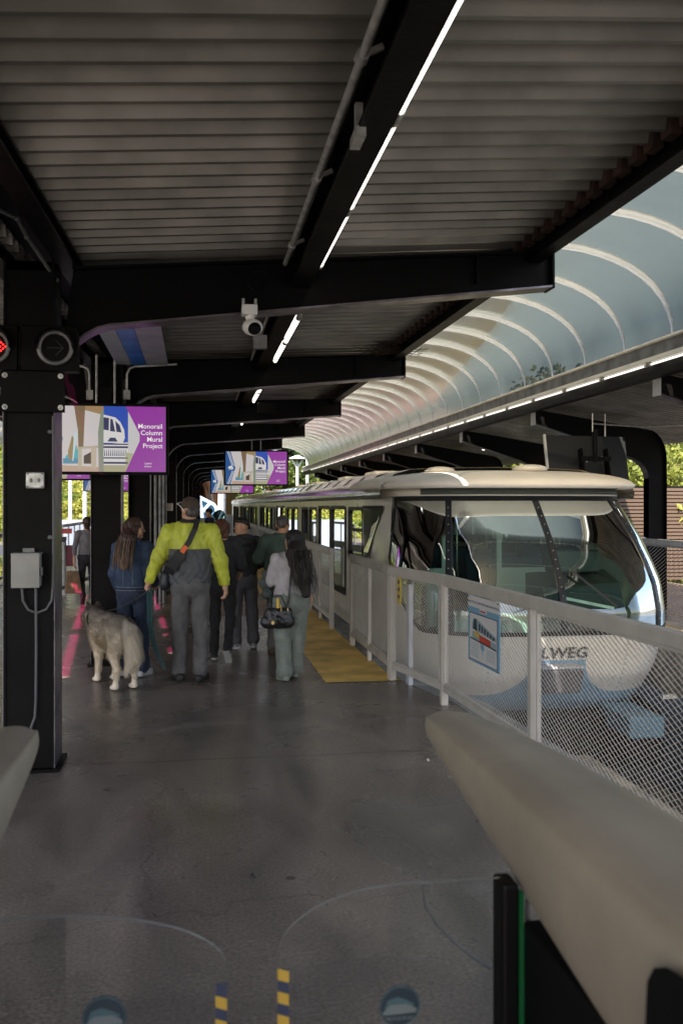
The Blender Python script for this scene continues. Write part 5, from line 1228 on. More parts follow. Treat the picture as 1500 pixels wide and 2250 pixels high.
def shoes(root, J, m, sole=None, r=.047, L=1.):
    for s in ('R', 'L'):
        a, t = Vector(J['an'+s]), Vector(J['to'+s]); h = (t-a); h.z = 0; h = h.normalized() if h.length > 1e-3 else Vector((0, 1, 0))
        if abs(t.z-a.z) > .09: h = (t-a).normalized()
        heel = a-h*.04+Vector((0, 0, -.035)); 
        up = Vector((0, 0, 1)) if abs((t-a).z) < .12 else h.cross(Vector((1, 0, 0))).normalized()
        if up.z < 0 and abs((t-a).z) < .12: up = -up
        toe = t+h*.06*L; toe2 = Vector((toe.x, toe.y, toe.z+.004))
        pr = [(heel, t, r*.92, r*.95, (1, 1, .95), 0), (t, toe2, r*.92, r*.70, (1, 1, .8), 0), (a+Vector((0, 0, .02)), a+Vector((0, 0, -.03)), .045, .048, None, 0)]
        zmin = min(heel.z, toe.z)-.04
        off = Vector((0, 0, -.028))
        pr += [(heel+off, t+off, .036, .040, (1.05, 1.05, .45), 1), (t+off, toe+off, .040, .034, (1.05, 1.05, .45), 1)]
        surf_obj('shoe', pr, .0085, [m, sole or m], root, k=.008, it=1)
def eyes(root, P_, sc=1., brow=True, hair='hair_black'):
    for s in (-1, 1):
        b = MB().use(mat('eye_white', (.55, .5, .47), .3) if 'eye_white' not in bpy.data.materials else bpy.data.materials['eye_white']); b.ellip(P_(s*.031, .079, .012), .0125*sc, .009*sc, .0075*sc, 12, 8)
        b.use('eye').ellip(P_(s*.031, .0865, .012), .006*sc, .004*sc, .006*sc, 10, 6); b.build('eye', None, root)
        if brow: b = MB().use(M[hair]); b.bar(P_(s*.014, .090, .034), P_(s*.048, .078, .036), .012*sc, .008*sc); b.build('eyebrow', None, root)
    b = MB().use(mat('lips', (.30, .10, .08), .45) if 'lips' not in bpy.data.materials else bpy.data.materials['lips']); b.ellip(P_(0, .0865, -.053), .020*sc, .007*sc, .0065*sc, 12, 8); b.build('lips', None, root)
def hairmat(name, rgb, rgb2):
    m = mat(name, rgb, .45, spec=.4); n, l = m.node_tree.nodes, m.node_tree.links; p = n['Principled BSDF']
    tc = n.new('ShaderNodeTexCoord'); mp = n.new('ShaderNodeMapping'); mp.inputs['Scale'].default_value = (90, 90, 5); t = n.new('ShaderNodeTexNoise'); t.inputs['Scale'].default_value = 1; t.inputs['Detail'].default_value = 3
    l.new(tc.outputs['Object'], mp.inputs[0]); l.new(mp.outputs[0], t.inputs[0]); r = n.new('ShaderNodeValToRGB'); r.color_ramp.elements[0].color = (*rgb, 1); r.color_ramp.elements[1].color = (*rgb2, 1); r.color_ramp.elements[0].position = .4; r.color_ramp.elements[1].position = .65
    l.new(t.outputs['Fac'], r.inputs[0]); l.new(r.outputs[0], p.inputs['Base Color']); b = n.new('ShaderNodeBump'); b.inputs['Strength'].default_value = .6; b.inputs['Distance'].default_value = .01; l.new(t.outputs['Fac'], b.inputs['Height']); l.new(b.outputs[0], p.inputs['Normal'])
    return m
M['hair_black'] = hairmat('black_hair', (.006, .005, .005), (.022, .016, .014)); M['hair_brown'] = hairmat('brown_hair', (.025, .012, .009), (.07, .035, .022)); M['hair_red'] = hairmat('auburn_hair', (.05, .015, .008), (.13, .045, .02)); M['hair_tip'] = hairmat('light_hair_ends', (.14, .08, .045), (.24, .15, .09)); M['hair_grey'] = hairmat('greying_hair', (.03, .022, .02), (.10, .085, .08))
def strands(name, root, m, starts, wid=.007):
    """ribbons of hair: starts = list of point lists"""
    b = MB().use(m)
    for pts in starts:
        pts = [Vector(p) for p in pts]; G = []
        sd_ = Vector((rng.normal(), rng.normal(), 0)).normalized()
        for i, p in enumerate(pts): w = wid*(1-.75*i/(len(pts)-1)); G.append([p-sd_*w, p+sd_*w])
        b.grid(G)
    return b.build(name, None, root)
def place(name, px, feet_y, H, yaw, label, d=None):
    d = d or 1.7*2050/(feet_y-1111); g = P(px, feet_y, d); r = empty(name, (g.x, g.y, 0), yaw, label, 'person'); r.scale = (H/1.75,)*3; return r
def sleeve(J, s, r0, r1, r2, up=1., tagi=0, end=1.):
    a, e, w = Vector(J['sh'+s]), Vector(J['el'+s]), Vector(J['wr'+s]); w2 = e.lerp(w, end)
    return [(a, e, r0, r1, None, tagi), (e, w2, r1, r2, None, tagi)]

# --- man in lime jacket
root = place('person', 418, 1497, 1.78, R(-4), 'man in lime and grey jacket and brown cap seen from behind, holding a leash')
J = dict(BASE); J.update(elL=(-.30, -.02, 1.17), wrL=(-.385, .03, .965), shR=(.19, -.01, 1.42), shL=(-.19, -.01, 1.42), elR=(.29, -.02, 1.15), wrR=(.325, .02, .92), anR=(.095, -.05, .085), toR=(.13, .10, .035), knR=(.10, 0, .5), anL=(-.10, .0, .085), toL=(-.14, .14, .035), head=(0, .03, 1.615))
hp, P_, Rm = head_prims(J, R(28), R(-6)); surf_obj('body', bodyprims(J, hp, 1.1, curlR=.55, curlL=1.2), .0105, 'skin', root, k=.02, it=1); eyes(root, P_)
lime = cloth('lime_nylon', (.47, .50, .045), .5, .5, 14); gryj = cloth('slate_nylon', (.055, .058, .065), .55, .5, 14)
pr = [(J['chest'], (0, -.02, 1.44), .155, .12, (1.25, .86, 1), 0), (J['waist'], J['chest'], .165, .165, (1.25, .88, 1), 0), ((0, 0, .97), J['waist'], .168, .165, (1.22, .9, 1), 0), (J['shL'], J['shR'], .085, .085, None, 0), ((-.05, -.03, 1.47), (.05, -.03, 1.47), .075, .075, None, 0), ((0, -.10, 1.40), (0, -.12, 1.33), .07, .03, (1.6, .5, 1), 0)]
for s in 'RL': pr += sleeve(J, s, .085, .072, .052, tagi=1)
def colr(C, T): return np.where((T == 1) | (C[:, 2] > 1.262+.03*np.abs(C[:, 0])), 0, 1)
surf_obj('jacket', pr, .0105, [lime, gryj], root, k=.03, cuts=[((0, 0, .905), (0, 0, -1)), ((0, 0, 1.53), (0, -.25, 1))], noise=(.010, 34, .45), it=1, colour=colr)
collar = cloth('black_collar', (.02, .02, .022)); surf_obj('collar', [((-.035, -.02, 1.50), (.035, -.02, 1.50), .068, .068, None, 0)], .01, collar, root, cuts=[((0, 0, 1.55), (0, -.2, 1)), ((0, 0, 1.47), (0, 0, -1))])
trs = cloth('grey_trousers', (.10, .096, .096), .85, .4, 18)
def trousers(root, J, m, r0=.105, r1=.078, r2=.07, top=1.0, hem=.06, vox=.0105, pel=.16, noise=(.010, 30, .35), wide=1.):
    pr = [((0, -.01, .93), (0, 0, 1.02), pel, pel*.93, (1.2, .92, 1))]
    for s in 'RL':
        h, k_, a = Vector(J['hip'+s]), Vector(J['kn'+s]), Vector(J['an'+s]); pr += [(h, k_, r0, r1, None), (k_, k_.lerp(a, .93), r1, r2, None)]
        pr += [(k_.lerp(a, .8), k_.lerp(a, .93), r2, r2*1.06, None)]
    return surf_obj('trousers', pr, vox, m, root, k=.02, cuts=[((0, 0, top), (0, 0, 1))], noise=noise, it=1)
trousers(root, J, trs)
shoes(root, J, cloth('black_shoe', (.015, .015, .015), .6, .1))
cap = cloth('brown_cap', (.075, .05, .036), .9, .3, 60); c0 = P_(0, 0, .045)
surf_obj('cap', [(P_(0, -.012, .045), P_(0, .01, .055), .096, .088, (.95, 1, 1)), (P_(-.03, .10, .045), P_(.03, .10, .045), .028, .028, (1.2, 1, .25)), (P_(-.025, .15, .035), P_(.025, .15, .035), .024, .024, (1.2, 1, .25))], .0085, cap, root, k=.012, cuts=[(P_(0, 0, .022), tuple(Rm @ Vector((0, -.05, -1))))], it=1)
b = MB().use('tubeh'); b.tube([P_(-.09, .10, .085), P_(-.098, .03, .065), P_(-.098, -.02, .035), P_(-.09, -.05, .005)], .0045, 6); b.tube([P_(.0, .115, .095), P_(-.05, .11, .10), P_(-.09, .10, .085)], .006, 6); b.build('sunglasses', None, root)
surf_obj('hair', [(P_(0, -.045, -.01), P_(0, -.035, .02), .068, .072, (.98, 1, 1))], .0085, 'hair_grey', root, cuts=[(P_(0, .0, 0), tuple(Rm @ Vector((0, 1, .0)))), (P_(0, 0, -.045), tuple(Rm @ Vector((0, .2, -1))))], it=1)
# crossbody bag: a thing of its own, strap over the right shoulder
rt = empty('crossbody_bag', root.location, root.rotation_euler.z, 'black crossbody bag with orange strap tab across the lime jacket', 'bag'); rt.scale = root.scale
b = MB().use(cloth('strap_black', (.014, .014, .015), .6)); sp_ = [(.075, -.10, 1.535), (.055, -.155, 1.45), (.0, -.175, 1.33), (-.06, -.182, 1.24)]; sp2 = [(-.06, -.182, 1.24), (-.115, -.172, 1.17), (-.17, -.145, 1.09), (-.20, -.08, 1.04)]
def ribbon(b, pts, w, nrm=(0, -1, 0)):
    G = []
    for i, p in enumerate(pts):
        p = Vector(p); d = (Vector(pts[min(i+1, len(pts)-1)])-Vector(pts[max(i-1, 0)])).normalized(); s = d.cross(Vector(nrm)).normalized(); n_ = s.cross(d); G.append([p-s*w, p+s*w, p+s*w+n_*.006, p-s*w+n_*.006])
    b.grid(G, False, closed=True)
ribbon(b, sp_, .025); ribbon(b, sp2, .05); b.build('strap', None, rt)
b = MB().use(cloth('orange_tab', (.75, .12, .02), .5)); ribbon(b, [(-.02, -.190, 1.295), (-.062, -.196, 1.235)], .021); b.build('strap_tab', None, rt)
surf_obj('pouch', [((-.23, .02, 1.0), (-.24, .03, .93), .06, .07, (.8, 1.4, 1))], .012, cloth('bag_nylon', (.02, .025, .03), .5, .3), rt)
man = root

# --- woman in denim with long brown hair
root = place('person', 292, 1486, 1.585, R(-16), 'woman with long brown hair in dark denim jacket and jeans beside the dog')
J = dict(BASE); J.update(shR=(.16, -.0, 1.41), shL=(-.16, -.0, 1.41), elR=(.21, -.04, 1.14), wrR=(.20, .16, 1.02), elL=(-.205, -.02, 1.13), wrL=(-.2, .10, .95), head=(0.01, .03, 1.62))
hp, P_, Rm = head_prims(J, R(-62), 0); surf_obj('body', bodyprims(J, hp, 1.0, curlR=.9, curlL=.9), .0105, 'skin', root, k=.02, it=1); eyes(root, P_, hair='hair_brown')
den = cloth('dark_denim', (.025, .047, .095), .85, .4, 40, na=.3); 
pr = [(J['chest'], (0, -.02, 1.42), .145, .11, (1.22, .9, 1), 0), (J['waist'], J['chest'], .15, .15, (1.2, .95, 1), 0), ((0, 0, 1.0), J['waist'], .15, .15, (1.22, .95, 1), 0), (J['shL'], J['shR'], .078, .078, None, 0), ((-.04, -.02, 1.47), (.04, -.02, 1.47), .07, .07, None, 0)]
for s in 'RL': pr += sleeve(J, s, .078, .065, .052)
surf_obj('denim_jacket', pr, .0105, den, root, k=.025, cuts=[((0, 0, .93), (0, 0, -1)), ((0, 0, 1.53), (0, -.2, 1))], noise=(.005, 36, .5), it=1)
b = MB().use(mat('stitching', (.22, .24, .28), .8)); 
for z, r_ in ((.955, .191), (.99, .190)): b.tube([(r_*1.0*math.cos(a), -.0+.155*math.sin(a), z) for a in np.linspace(math.pi*1.0, math.pi*2.0, 14)], .0025, 5)
b.tube([(-.06, -.150, 1.36), (-.055, -.158, 1.2), (-.05, -.158, 1.0)], .002, 5); b.tube([(.06, -.150, 1.36), (.055, -.158, 1.2), (.05, -.158, 1.0)], .002, 5); b.build('stitching', None, root)
trousers(root, J, cloth('dark_jeans', (.014, .024, .05), .85, .3, 40), r0=.105, r1=.078, r2=.085)
shoes(root, J, cloth('white_shoe', (.5, .5, .52), .6, .1), r=.045)
pr = [(P_(0, -.025, .04), P_(0, .01, .045), .095, .088, (.95, 1, 1), 0), (P_(0, -.05, 0), (-.02, -.11, 1.50), .085, .085, (1.05, .8, 1), 0), ((-.02, -.12, 1.50), (-.03, -.165, 1.35), .09, .085, (1.15, .6, 1), 0), ((-.03, -.165, 1.35), (-.04, -.175, 1.22), .08, .045, (1.2, .5, 1), 1), ((-.10, -.06, 1.5), (-.13, -.10, 1.30), .05, .04, None, 0), (P_(-.075, -.01, .0), P_(-.085, -.02, -.22), .038, .03, None, 0), (P_(.075, -.01, .0), P_(.07, -.03, -.22), .038, .03, None, 0)]
surf_obj('hair', pr, .0095, ['hair_brown', 'hair_tip'], root, k=.03, noise=(.006, 95, .08), it=1, cuts=[(P_(0, .062, .0), tuple(Rm @ Vector((0, 1, .0))))], colour=lambda C, T: (C[:, 2] < 1.33+.03*np.sin(C[:, 0]*150)).astype(int))
st = []
for k_ in range(90):
    a = rng.uniform(-1.4, 1.4); x = .1*math.sin(a); y = -.06-.06*math.cos(a); e = rng.uniform(-.46, -.34); st.append([(x-.02, -.16-.03*math.cos(a), 1.50), (x*1.1-.03, -.20-.03*math.cos(a), 1.36), (x*1.15-.04+rng.normal(0, .01), -.205-.02*math.cos(a), 1.60+e)])
strands('hair_strands', root, 'hair_tip', st[:45], .004); strands('hair_strands', root, 'hair_brown', st[45:], .005)
b = MB().use('dsteel'); 
for s in (-1, 1): b.tube([P_(s*.033+.024*math.cos(a), .097, .008+.02*math.sin(a)) for a in np.linspace(0, 6.283, 14)], .002, 5); b.tube([P_(s*.057, .095, .012), P_(s*.08, .02, .014)], .002, 5)
b.tube([P_(-.01, .1, .01), P_(.01, .1, .01)], .002, 5); b.build('glasses', None, root)
b = MB().use(mat('paper', (.45, .43, .42), .8)); b.obox((.16, .29, 1.06), (.09, .02, 0), (-.01, .05, .035), (0, 0, .002)); r2 = b.build('leaflet', label='pale folded leaflet held by the woman in denim', cat='leaflet'); r2.location = root.location; r2.rotation_euler = root.rotation_euler; r2.scale = root.scale

# --- person in black T-shirt with auburn hair, walking
root = place('person', 487, 1453, 1.56, R(-10), 'woman with short auburn hair in black T-shirt and black trousers walking away')
J = dict(BASE); J.update(knR=(.10, .06, .52), anR=(.09, -.16, .17), toR=(.10, -.10, .05), knL=(-.09, .08, .5), anL=(-.10, .05, .09), toL=(-.12, .2, .035), elR=(.25, .0, 1.15), wrR=(.20, .19, 1.05), elL=(-.22, .0, 1.15), wrL=(-.18, .16, 1.02), head=(0, .03, 1.60))
hp, P_, Rm = head_prims(J, R(-20), R(-12)); surf_obj('body', bodyprims(J, hp, 1.05, curlR=.7, curlL=.7), .0105, 'skin', root, k=.02, it=1)
blk = cloth('black_cotton', (.022, .022, .024), .9, .3, 20)
pr = [(J['chest'], (0, -.02, 1.43), .15, .10, (1.2, .88, 1)), (J['waist'], J['chest'], .155, .155, (1.2, .92, 1)), ((0, 0, .98), J['waist'], .16, .155, (1.2, .92, 1)), (J['shL'], J['shR'], .075, .075, None)]
for s in 'RL': e = Vector(J['sh'+s]).lerp(Vector(J['el'+s]), .95); pr += [(J['sh'+s], e, .075, .075, None)]
surf_obj('t_shirt', pr, .0105, blk, root, k=.02, cuts=[((0, 0, .90), (0, 0, -1)), ((0, 0, 1.50), (0, -.2, 1))], noise=(.005, 30, .5), it=1)
trousers(root, J, cloth('black_trousers', (.018, .018, .020)), r0=.10, r1=.068, r2=.055)
shoes(root, J, cloth('black_trainer', (.02, .02, .022), .7, .1), mat('pale_sole', (.45, .44, .42), .7), r=.044)
pr = [(P_(0, -.03, .045), P_(0, .015, .05), .102, .092, (.97, 1, 1)), (P_(0, -.06, -.01), P_(0, -.045, -.10), .088, .062, None), (P_(-.07, .0, .0), P_(-.06, -.02, -.08), .04, .035, None), (P_(.07, .0, .0), P_(.06, -.02, -.08), .04, .035, None)]
surf_obj('hair', pr, .0095, 'hair_red', root, k=.025, noise=(.005, 80, .15), it=1, cuts=[(P_(0, .066, .0), tuple(Rm @ Vector((0, 1, .0))))])

# --- young man in black hoodie looking left
root = place('person', 535, 1426, 1.56, R(10), 'young man in black hoodie and grey sweatpants looking over to the left')
J = dict(BASE); J.update(elR=(.24, -.02, 1.15), wrR=(.21, .20, 1.06), elL=(-.235, -.02, 1.15), wrL=(-.19, .20, 1.08), head=(-.015, .03, 1.62), anR=(.13, -.02, .09), toR=(.17, .13, .035), knR=(.12, .02, .5))
hp, P_, Rm = head_prims(J, R(100), R(3)); surf_obj('body', bodyprims(J, hp, .95, curlR=.9, curlL=.9), .0095, 'skin_tan', root, k=.016, it=1); eyes(root, P_)
hd = cloth('black_hoodie', (.028, .028, .031), .85, .35, 20)
pr = [(J['chest'], (0, -.02, 1.42), .145, .11, (1.22, .9, 1)), (J['waist'], J['chest'], .15, .15, (1.22, .95, 1)), ((0, 0, .99), J['waist'], .155, .15, (1.2, .95, 1)), (J['shL'], J['shR'], .082, .082, None), ((-.075, -.07, 1.475), (.075, -.07, 1.475), .055, .055, (1, 1.2, 1)), ((-.04, -.13, 1.42), (.04, -.13, 1.42), .055, .055, None), ((-.10, .02, 1.47), (-.05, .06, 1.45), .04, .04, None), ((.10, .02, 1.47), (.05, .06, 1.45), .04, .04, None), ((-.04, -.02, 1.475), (.04, -.02, 1.475), .062, .062, None)]
for s in 'RL': pr += sleeve(J, s, .08, .068, .045)
surf_obj('hoodie', pr, .0105, hd, root, k=.022, cuts=[((0, 0, .92), (0, 0, -1)), ((0, 0, 1.545), (0, -.1, 1))], noise=(.006, 30, .5), it=1)
trousers(root, J, cloth('grey_sweatpants', (.085, .082, .09), .9, .3), r0=.105, r1=.085, r2=.078)
shoes(root, J, cloth('checked_trainer', (.30, .30, .31), .6, .1, ns=40, na=.95), mat('white_sole', (.55, .55, .55), .6), r=.046)
pr = [(P_(0, -.022, .052), P_(0, .02, .06), .088, .078, (.96, 1, 1)), (P_(-.03, .07, .085), P_(.03, .07, .085), .03, .03, None), (P_(0, -.06, .0), P_(0, -.05, -.03), .06, .045, None)]
surf_obj('hair', pr, .0085, 'hair_black', root, k=.015, noise=(.005, 110, .6), it=1, cuts=[(P_(0, .03, .03), tuple(Rm @ Vector((0, .45, -1)))) , (P_(0, -.0, -.06), tuple(Rm @ Vector((0, .1, -1))))])

# --- man in dark green sweater
root = place('person', 618, 1437, 1.60, R(-6), 'man with cropped hair in dark green sweater standing by the train')
J = dict(BASE); J.update(shR=(.19, -.01, 1.42), shL=(-.19, -.01, 1.42), elL=(-.29, .02, 1.20), wrL=(-.11, .24, 1.12), elR=(.27, .0, 1.18), wrR=(.10, .22, 1.10), head=(.02, .03, 1.61))
hp, P_, Rm = head_prims(J, R(-12), R(-4)); surf_obj('body', bodyprims(J, hp, 1.15, curlR=.9, curlL=.9), .0105, 'skin_tan', root, k=.02, it=1)
grn = cloth('green_knit', (.05, .078, .058), .9, .3, 26)
pr = [(J['chest'], (0, -.02, 1.42), .17, .12, (1.25, .88, 1)), (J['waist'], J['chest'], .17, .17, (1.25, .92, 1)), ((0, 0, .98), J['waist'], .168, .17, (1.22, .92, 1)), (J['shL'], J['shR'], .088, .088, None), ((-.03, -.02, 1.475), (.03, -.02, 1.475), .072, .072, None)]
for s in 'RL': pr += sleeve(J, s, .085, .075, .05)
surf_obj('sweater', pr, .0105, grn, root, k=.025, cuts=[((0, 0, .93), (0, 0, -1)), ((0, 0, 1.525), (0, -.1, 1))], noise=(.006, 26, .5), it=1)
trousers(root, J, cloth('khaki_trousers', (.10, .095, .085)), r0=.105, r1=.078, r2=.07)
shoes(root, J, cloth('brown_boot', (.075, .045, .028), .6, .1), r=.048)
surf_obj('hair', [(P_(0, -.022, .045), P_(0, .018, .052), .0865, .079, (.96, 1, 1)), (P_(0, -.055, .0), P_(0, -.048, -.03), .052, .04, None)], .0085, 'hair_grey', root, k=.01, it=1, cuts=[(P_(0, .045, .05), tuple(Rm @ Vector((0, .7, -1)))), (P_(0, 0, -.045), tuple(Rm @ Vector((0, .1, -1))))])

# --- woman with long dark hair, grey top, sage trousers
root = place('person', 640, 1494, 1.47, R(8), 'woman with very long dark wavy hair in grey top and wide sage trousers')
J = dict(BASE); J.update(shR=(.17, -.0, 1.40), shL=(-.17, -.0, 1.40), elL=(-.235, .05, 1.15), wrL=(-.14, .24, 1.14), elR=(.24, -.0, 1.14), wrR=(.25, .08, .93), head=(.03, .03, 1.61), knR=(.09, .07, .5), anR=(.07, .12, .09), toR=(.09, .26, .035), anL=(-.09, -.06, .09), toL=(-.11, .08, .035), hipR=(.10, 0, .92), hipL=(-.10, 0, .92))
hp, P_, Rm = head_prims(J, R(42), R(4)); surf_obj('body', bodyprims(J, hp, 1.1, curlR=.6, curlL=.9), .0105, 'skin', root, k=.02, it=1); eyes(root, P_)
gt = cloth('grey_jersey', (.36, .335, .345), .9, .3, 20)
pr = [(J['chest'], (0, -.02, 1.41), .15, .11, (1.25, .9, 1)), (J['waist'], J['chest'], .15, .155, (1.25, .95, 1)), ((0, 0, 1.02), J['waist'], .165, .15, (1.25, .95, 1)), (J['shL'], J['shR'], .078, .078, None)]
for s in 'RL': pr += sleeve(J, s, .078, .068, .042)
surf_obj('top', pr, .0105, gt, root, k=.022, cuts=[((0, 0, .985), (0, 0, -1)), ((0, 0, 1.50), (0, -.1, 1))], noise=(.006, 30, .55), it=1)
trousers(root, J, cloth('sage_sweatpants', (.17, .192, .168), .9, .3), r0=.128, r1=.10, r2=.092, pel=.175, top=1.03, noise=(.007, 26, .35))
shoes(root, J, cloth('sage_clog', (.20, .22, .20), .7, .1), r=.045)
pr = [(P_(0, -.028, .045), P_(0, .015, .05), .098, .09, (.96, 1, 1)), (P_(0, -.05, 0), (.04, -.12, 1.47), .09, .10, (1.1, .85, 1)), ((.04, -.12, 1.47), (.09, -.175, 1.22), .105, .09, (1.3, .6, 1)), ((.09, -.175, 1.22), (.13, -.19, 1.00), .085, .04, (1.3, .5, 1)), ((.12, -.03, 1.5), (.19, -.09, 1.15), .055, .04, None), (P_(-.07, -.0, .0), P_(-.06, -.04, -.16), .04, .035, None)]
surf_obj('hair', pr, .0095, 'hair_black', root, k=.03, noise=(.004, 62, .16), it=1, cuts=[(P_(0, .066, .0), tuple(Rm @ Vector((0, 1, .0))))])
st = []
for k_ in range(150):
    a = rng.uniform(-1.5, 1.5); x = .12*math.sin(a); y = -.07-.07*math.cos(a); e = rng.uniform(-.70, -.48); ph = rng.uniform(0, 6)
    st.append([(.03+x*1.15+.022*math.sin(ph+9*t)+.10*t, -.17-.05*math.cos(a)-.035*t+.012*math.cos(ph+8*t), lerp(1.52, 1.62+e, t)) for t in np.linspace(0, 1, 8)])
strands('hair_strands', root, 'hair_black', st[:100], .0035); strands('hair_strands', root, 'hair_brown', st[100:], .0025)
def carried(name, label, cat):
    r_ = empty(name, root.location, root.rotation_euler.z, label, cat); r_.scale = root.scale; return r_
rt = carried('handbag', 'black leather handbag with gold fittings hanging from a long strap', 'bag')
lea = mat('black_leather', (.012, .012, .013), .32, ns=20, na=.3, bump=.4, bs=25)
surf_obj('pouch', [((-.30, -.14, .80), (-.08, -.16, .80), .055, .055, (1, .9, 1.2)), ((-.32, -.14, .70), (-.07, -.16, .70), .075, .075, (1, .8, 1.1)), ((-.20, -.20, .74), (-.16, -.20, .70), .03, .03, None)], .0105, lea, rt, k=.03, noise=(.004, 50, 1.), it=1)
b = MB().use(lea); ribbon(b, [(.02, -.12, 1.50), (-.02, -.16, 1.38), (-.05, -.175, 1.2), (-.07, -.185, 1.0), (-.09, -.18, .86)], .014); b.tube([(-.30, -.14, .86), (-.27, -.14, .98), (-.16, -.14, 1.0), (-.10, -.15, .88)], .009, 8); b.build('strap', None, rt)
b = MB().use(mat('brass', (.55, .38, .14), .3, 1)); b.disc((-.27, -.222, .70), (0, -1, 0), .02, .006, 14); b.tube([(-.09, -.195, .86), (-.09, -.195, .82)], .007, 8); b.tube([(-.17, -.2, .9), (-.165, -.2, .82)], .005, 6); b.build('fittings', None, rt)
b = MB().use(mat('gold_scarf', (.55, .36, .05), .6)); b.tube([(-.20, -.17, .97), (-.20, -.19, .86)], [.018, .022], 8); b.build('tassel', None, rt)
rt = carried('folded_jacket', 'dark grey-green jacket draped over the arm of the long-haired woman', 'jacket')
surf_obj('cloth', [((-.27, .10, 1.22), (-.19, .26, 1.20), .065, .07, None), ((-.30, .08, 1.12), (-.22, .24, 1.08), .075, .075, None), ((-.27, .08, 1.0), (-.19, .2, .93), .07, .05, None), ((-.15, -.02, 1.05), (-.12, .0, .86), .045, .03, None)], .0105, cloth('jacket_green_grey', (.05, .062, .058), .85, .4, 20), rt, k=.03, noise=(.010, 40, .6), it=1)

# --- walker far left with paper bag
root = place('person', 192, 1327, 1.50, R(14), 'distant person in grey sweater and dark trousers walking with a paper bag')
J = dict(BASE); J.update(knL=(-.10, .07, .51), anL=(-.10, -.14, .15), toL=(-.10, -.06, .04), elL=(-.25, -.05, 1.15), wrL=(-.26, -.06, .88))
hp, P_, Rm = head_prims(J, 0); surf_obj('body', bodyprims(J, hp, .95), .013, 'skin', root, k=.02, it=1)
pr = [(J['chest'], (0, -.02, 1.42), .135, .10, (1.2, .88, 1)), (J['waist'], J['chest'], .13, .14, (1.2, .92, 1)), ((0, 0, 1.03), J['waist'], .14, .13, (1.2, .92, 1)), (J['shL'], J['shR'], .068, .068, None)]
for s in 'RL': pr += sleeve(J, s, .066, .052, .04)
surf_obj('sweater', pr, .013, cloth('heather_grey', (.16, .155, .165)), root, k=.02, cuts=[((0, 0, .985), (0, 0, -1)), ((0, 0, 1.5), (0, 0, 1))], noise=(.004, 30, .5), it=1)
trousers(root, J, cloth('dark_trousers', (.018, .018, .024)), r0=.098, r1=.07, r2=.06, vox=.013); shoes(root, J, cloth('dark_shoe', (.03, .02, .018)))
surf_obj('hair', [(P_(0, -.03, .045), P_(0, .015, .05), .096, .088, None), (P_(0, -.05, 0), P_(0, -.05, -.09), .075, .05, None)], .011, 'hair_brown', root, cuts=[(P_(0, .06, 0), (0, 1, 0))])
rt = empty('paper_bag', root.location, root.rotation_euler.z, 'brown paper bag carried by the distant walker on the left', 'bag')
b = MB().use(mat('kraft_paper', (.22, .145, .085), .8, ns=10, na=.2, bump=.4, bs=15)); c = Vector((-.24, -.06, .38)); b.hexa([c+Vector(p) for p in ((-.14, -.07, -.18), (.14, -.07, -.18), (.14, .07, -.18), (-.14, .07, -.18), (-.105, -.04, .2), (.09, -.04, .2), (.09, .04, .2), (-.105, .04, .2))]); b.build('bag', None, rt, bevel=.012)
b = MB().use('kraft'in M and 'kraft' or bpy.data.materials['kraft_paper']); b.tube([c+Vector((-.05, -.04, .2)), c+Vector((-.03, -.03, .30)), c+Vector((.0, 0, .34)), c+Vector((.03, -.03, .30)), c+Vector((.05, -.04, .2))], .005, 6); b.build('handle', None, rt)

# --- distant man beyond
root = place('person', 460, 1240, 1.62, R(70), 'dark-haired distant man in navy seen past the brown cap', d=24)
J = dict(BASE); hp, P_, Rm = head_prims(J, R(15)); surf_obj('body', bodyprims(J, hp, 1.), .014, 'skin_tan', root, k=.02, it=1)
pr = [(J['chest'], (0, -.02, 1.42), .15, .11, (1.25, .88, 1)), ((0, 0, 1.0), J['chest'], .15, .15, (1.2, .92, 1)), (J['shL'], J['shR'], .08, .08, None)]
for s in 'RL': pr += sleeve(J, s, .078, .062, .045)
surf_obj('jacket', pr, .014, cloth('navy_jacket', (.015, .022, .05)), root, k=.02, cuts=[((0, 0, .93), (0, 0, -1)), ((0, 0, 1.53), (0, 0, 1))]); trousers(root, J, bpy.data.materials['dark_trousers'], vox=.014); shoes(root, J, bpy.data.materials['dark_shoe'])
surf_obj('hair', [(P_(0, -.025, .05), P_(0, .02, .06), .09, .08, None)], .011, 'hair_black', root, cuts=[(P_(0, .03, .02), tuple(Rm @ Vector((0, .5, -1))))])

# ------------------------------------------------------------------ the husky
rd = 8.62; g = P(272, 1519, rd); root = empty('husky_dog', (g.x, g.y, 0), R(24), 'grey and white husky dog on a leash seen from behind', 'dog')
fm = bpy.data.materials.new('husky_fur'); fm.use_nodes = True; n, l = fm.node_tree.nodes, fm.node_tree.links; p = n['Principled BSDF']; p.inputs['Roughness'].default_value = .9; p.inputs['Specular IOR Level'].default_value = .15
tc = n.new('ShaderNodeTexCoord'); sp = n.new('ShaderNodeSeparateXYZ'); l.new(tc.outputs['Object'], sp.inputs[0]); mp = n.new('ShaderNodeMapping'); mp.inputs['Scale'].default_value = (14, 5, 10); l.new(tc.outputs['Object'], mp.inputs[0])
t1 = n.new('ShaderNodeTexNoise'); t1.inputs['Scale'].default_value = 1; t1.inputs['Detail'].default_value = 5; l.new(mp.outputs[0], t1.inputs[0])
mr = n.new('ShaderNodeMath'); mr.operation = 'MULTIPLY_ADD'; mr.inputs[1].default_value = .30; l.new(t1.outputs['Fac'], mr.inputs[0]); l.new(sp.outputs[2], mr.inputs[2])
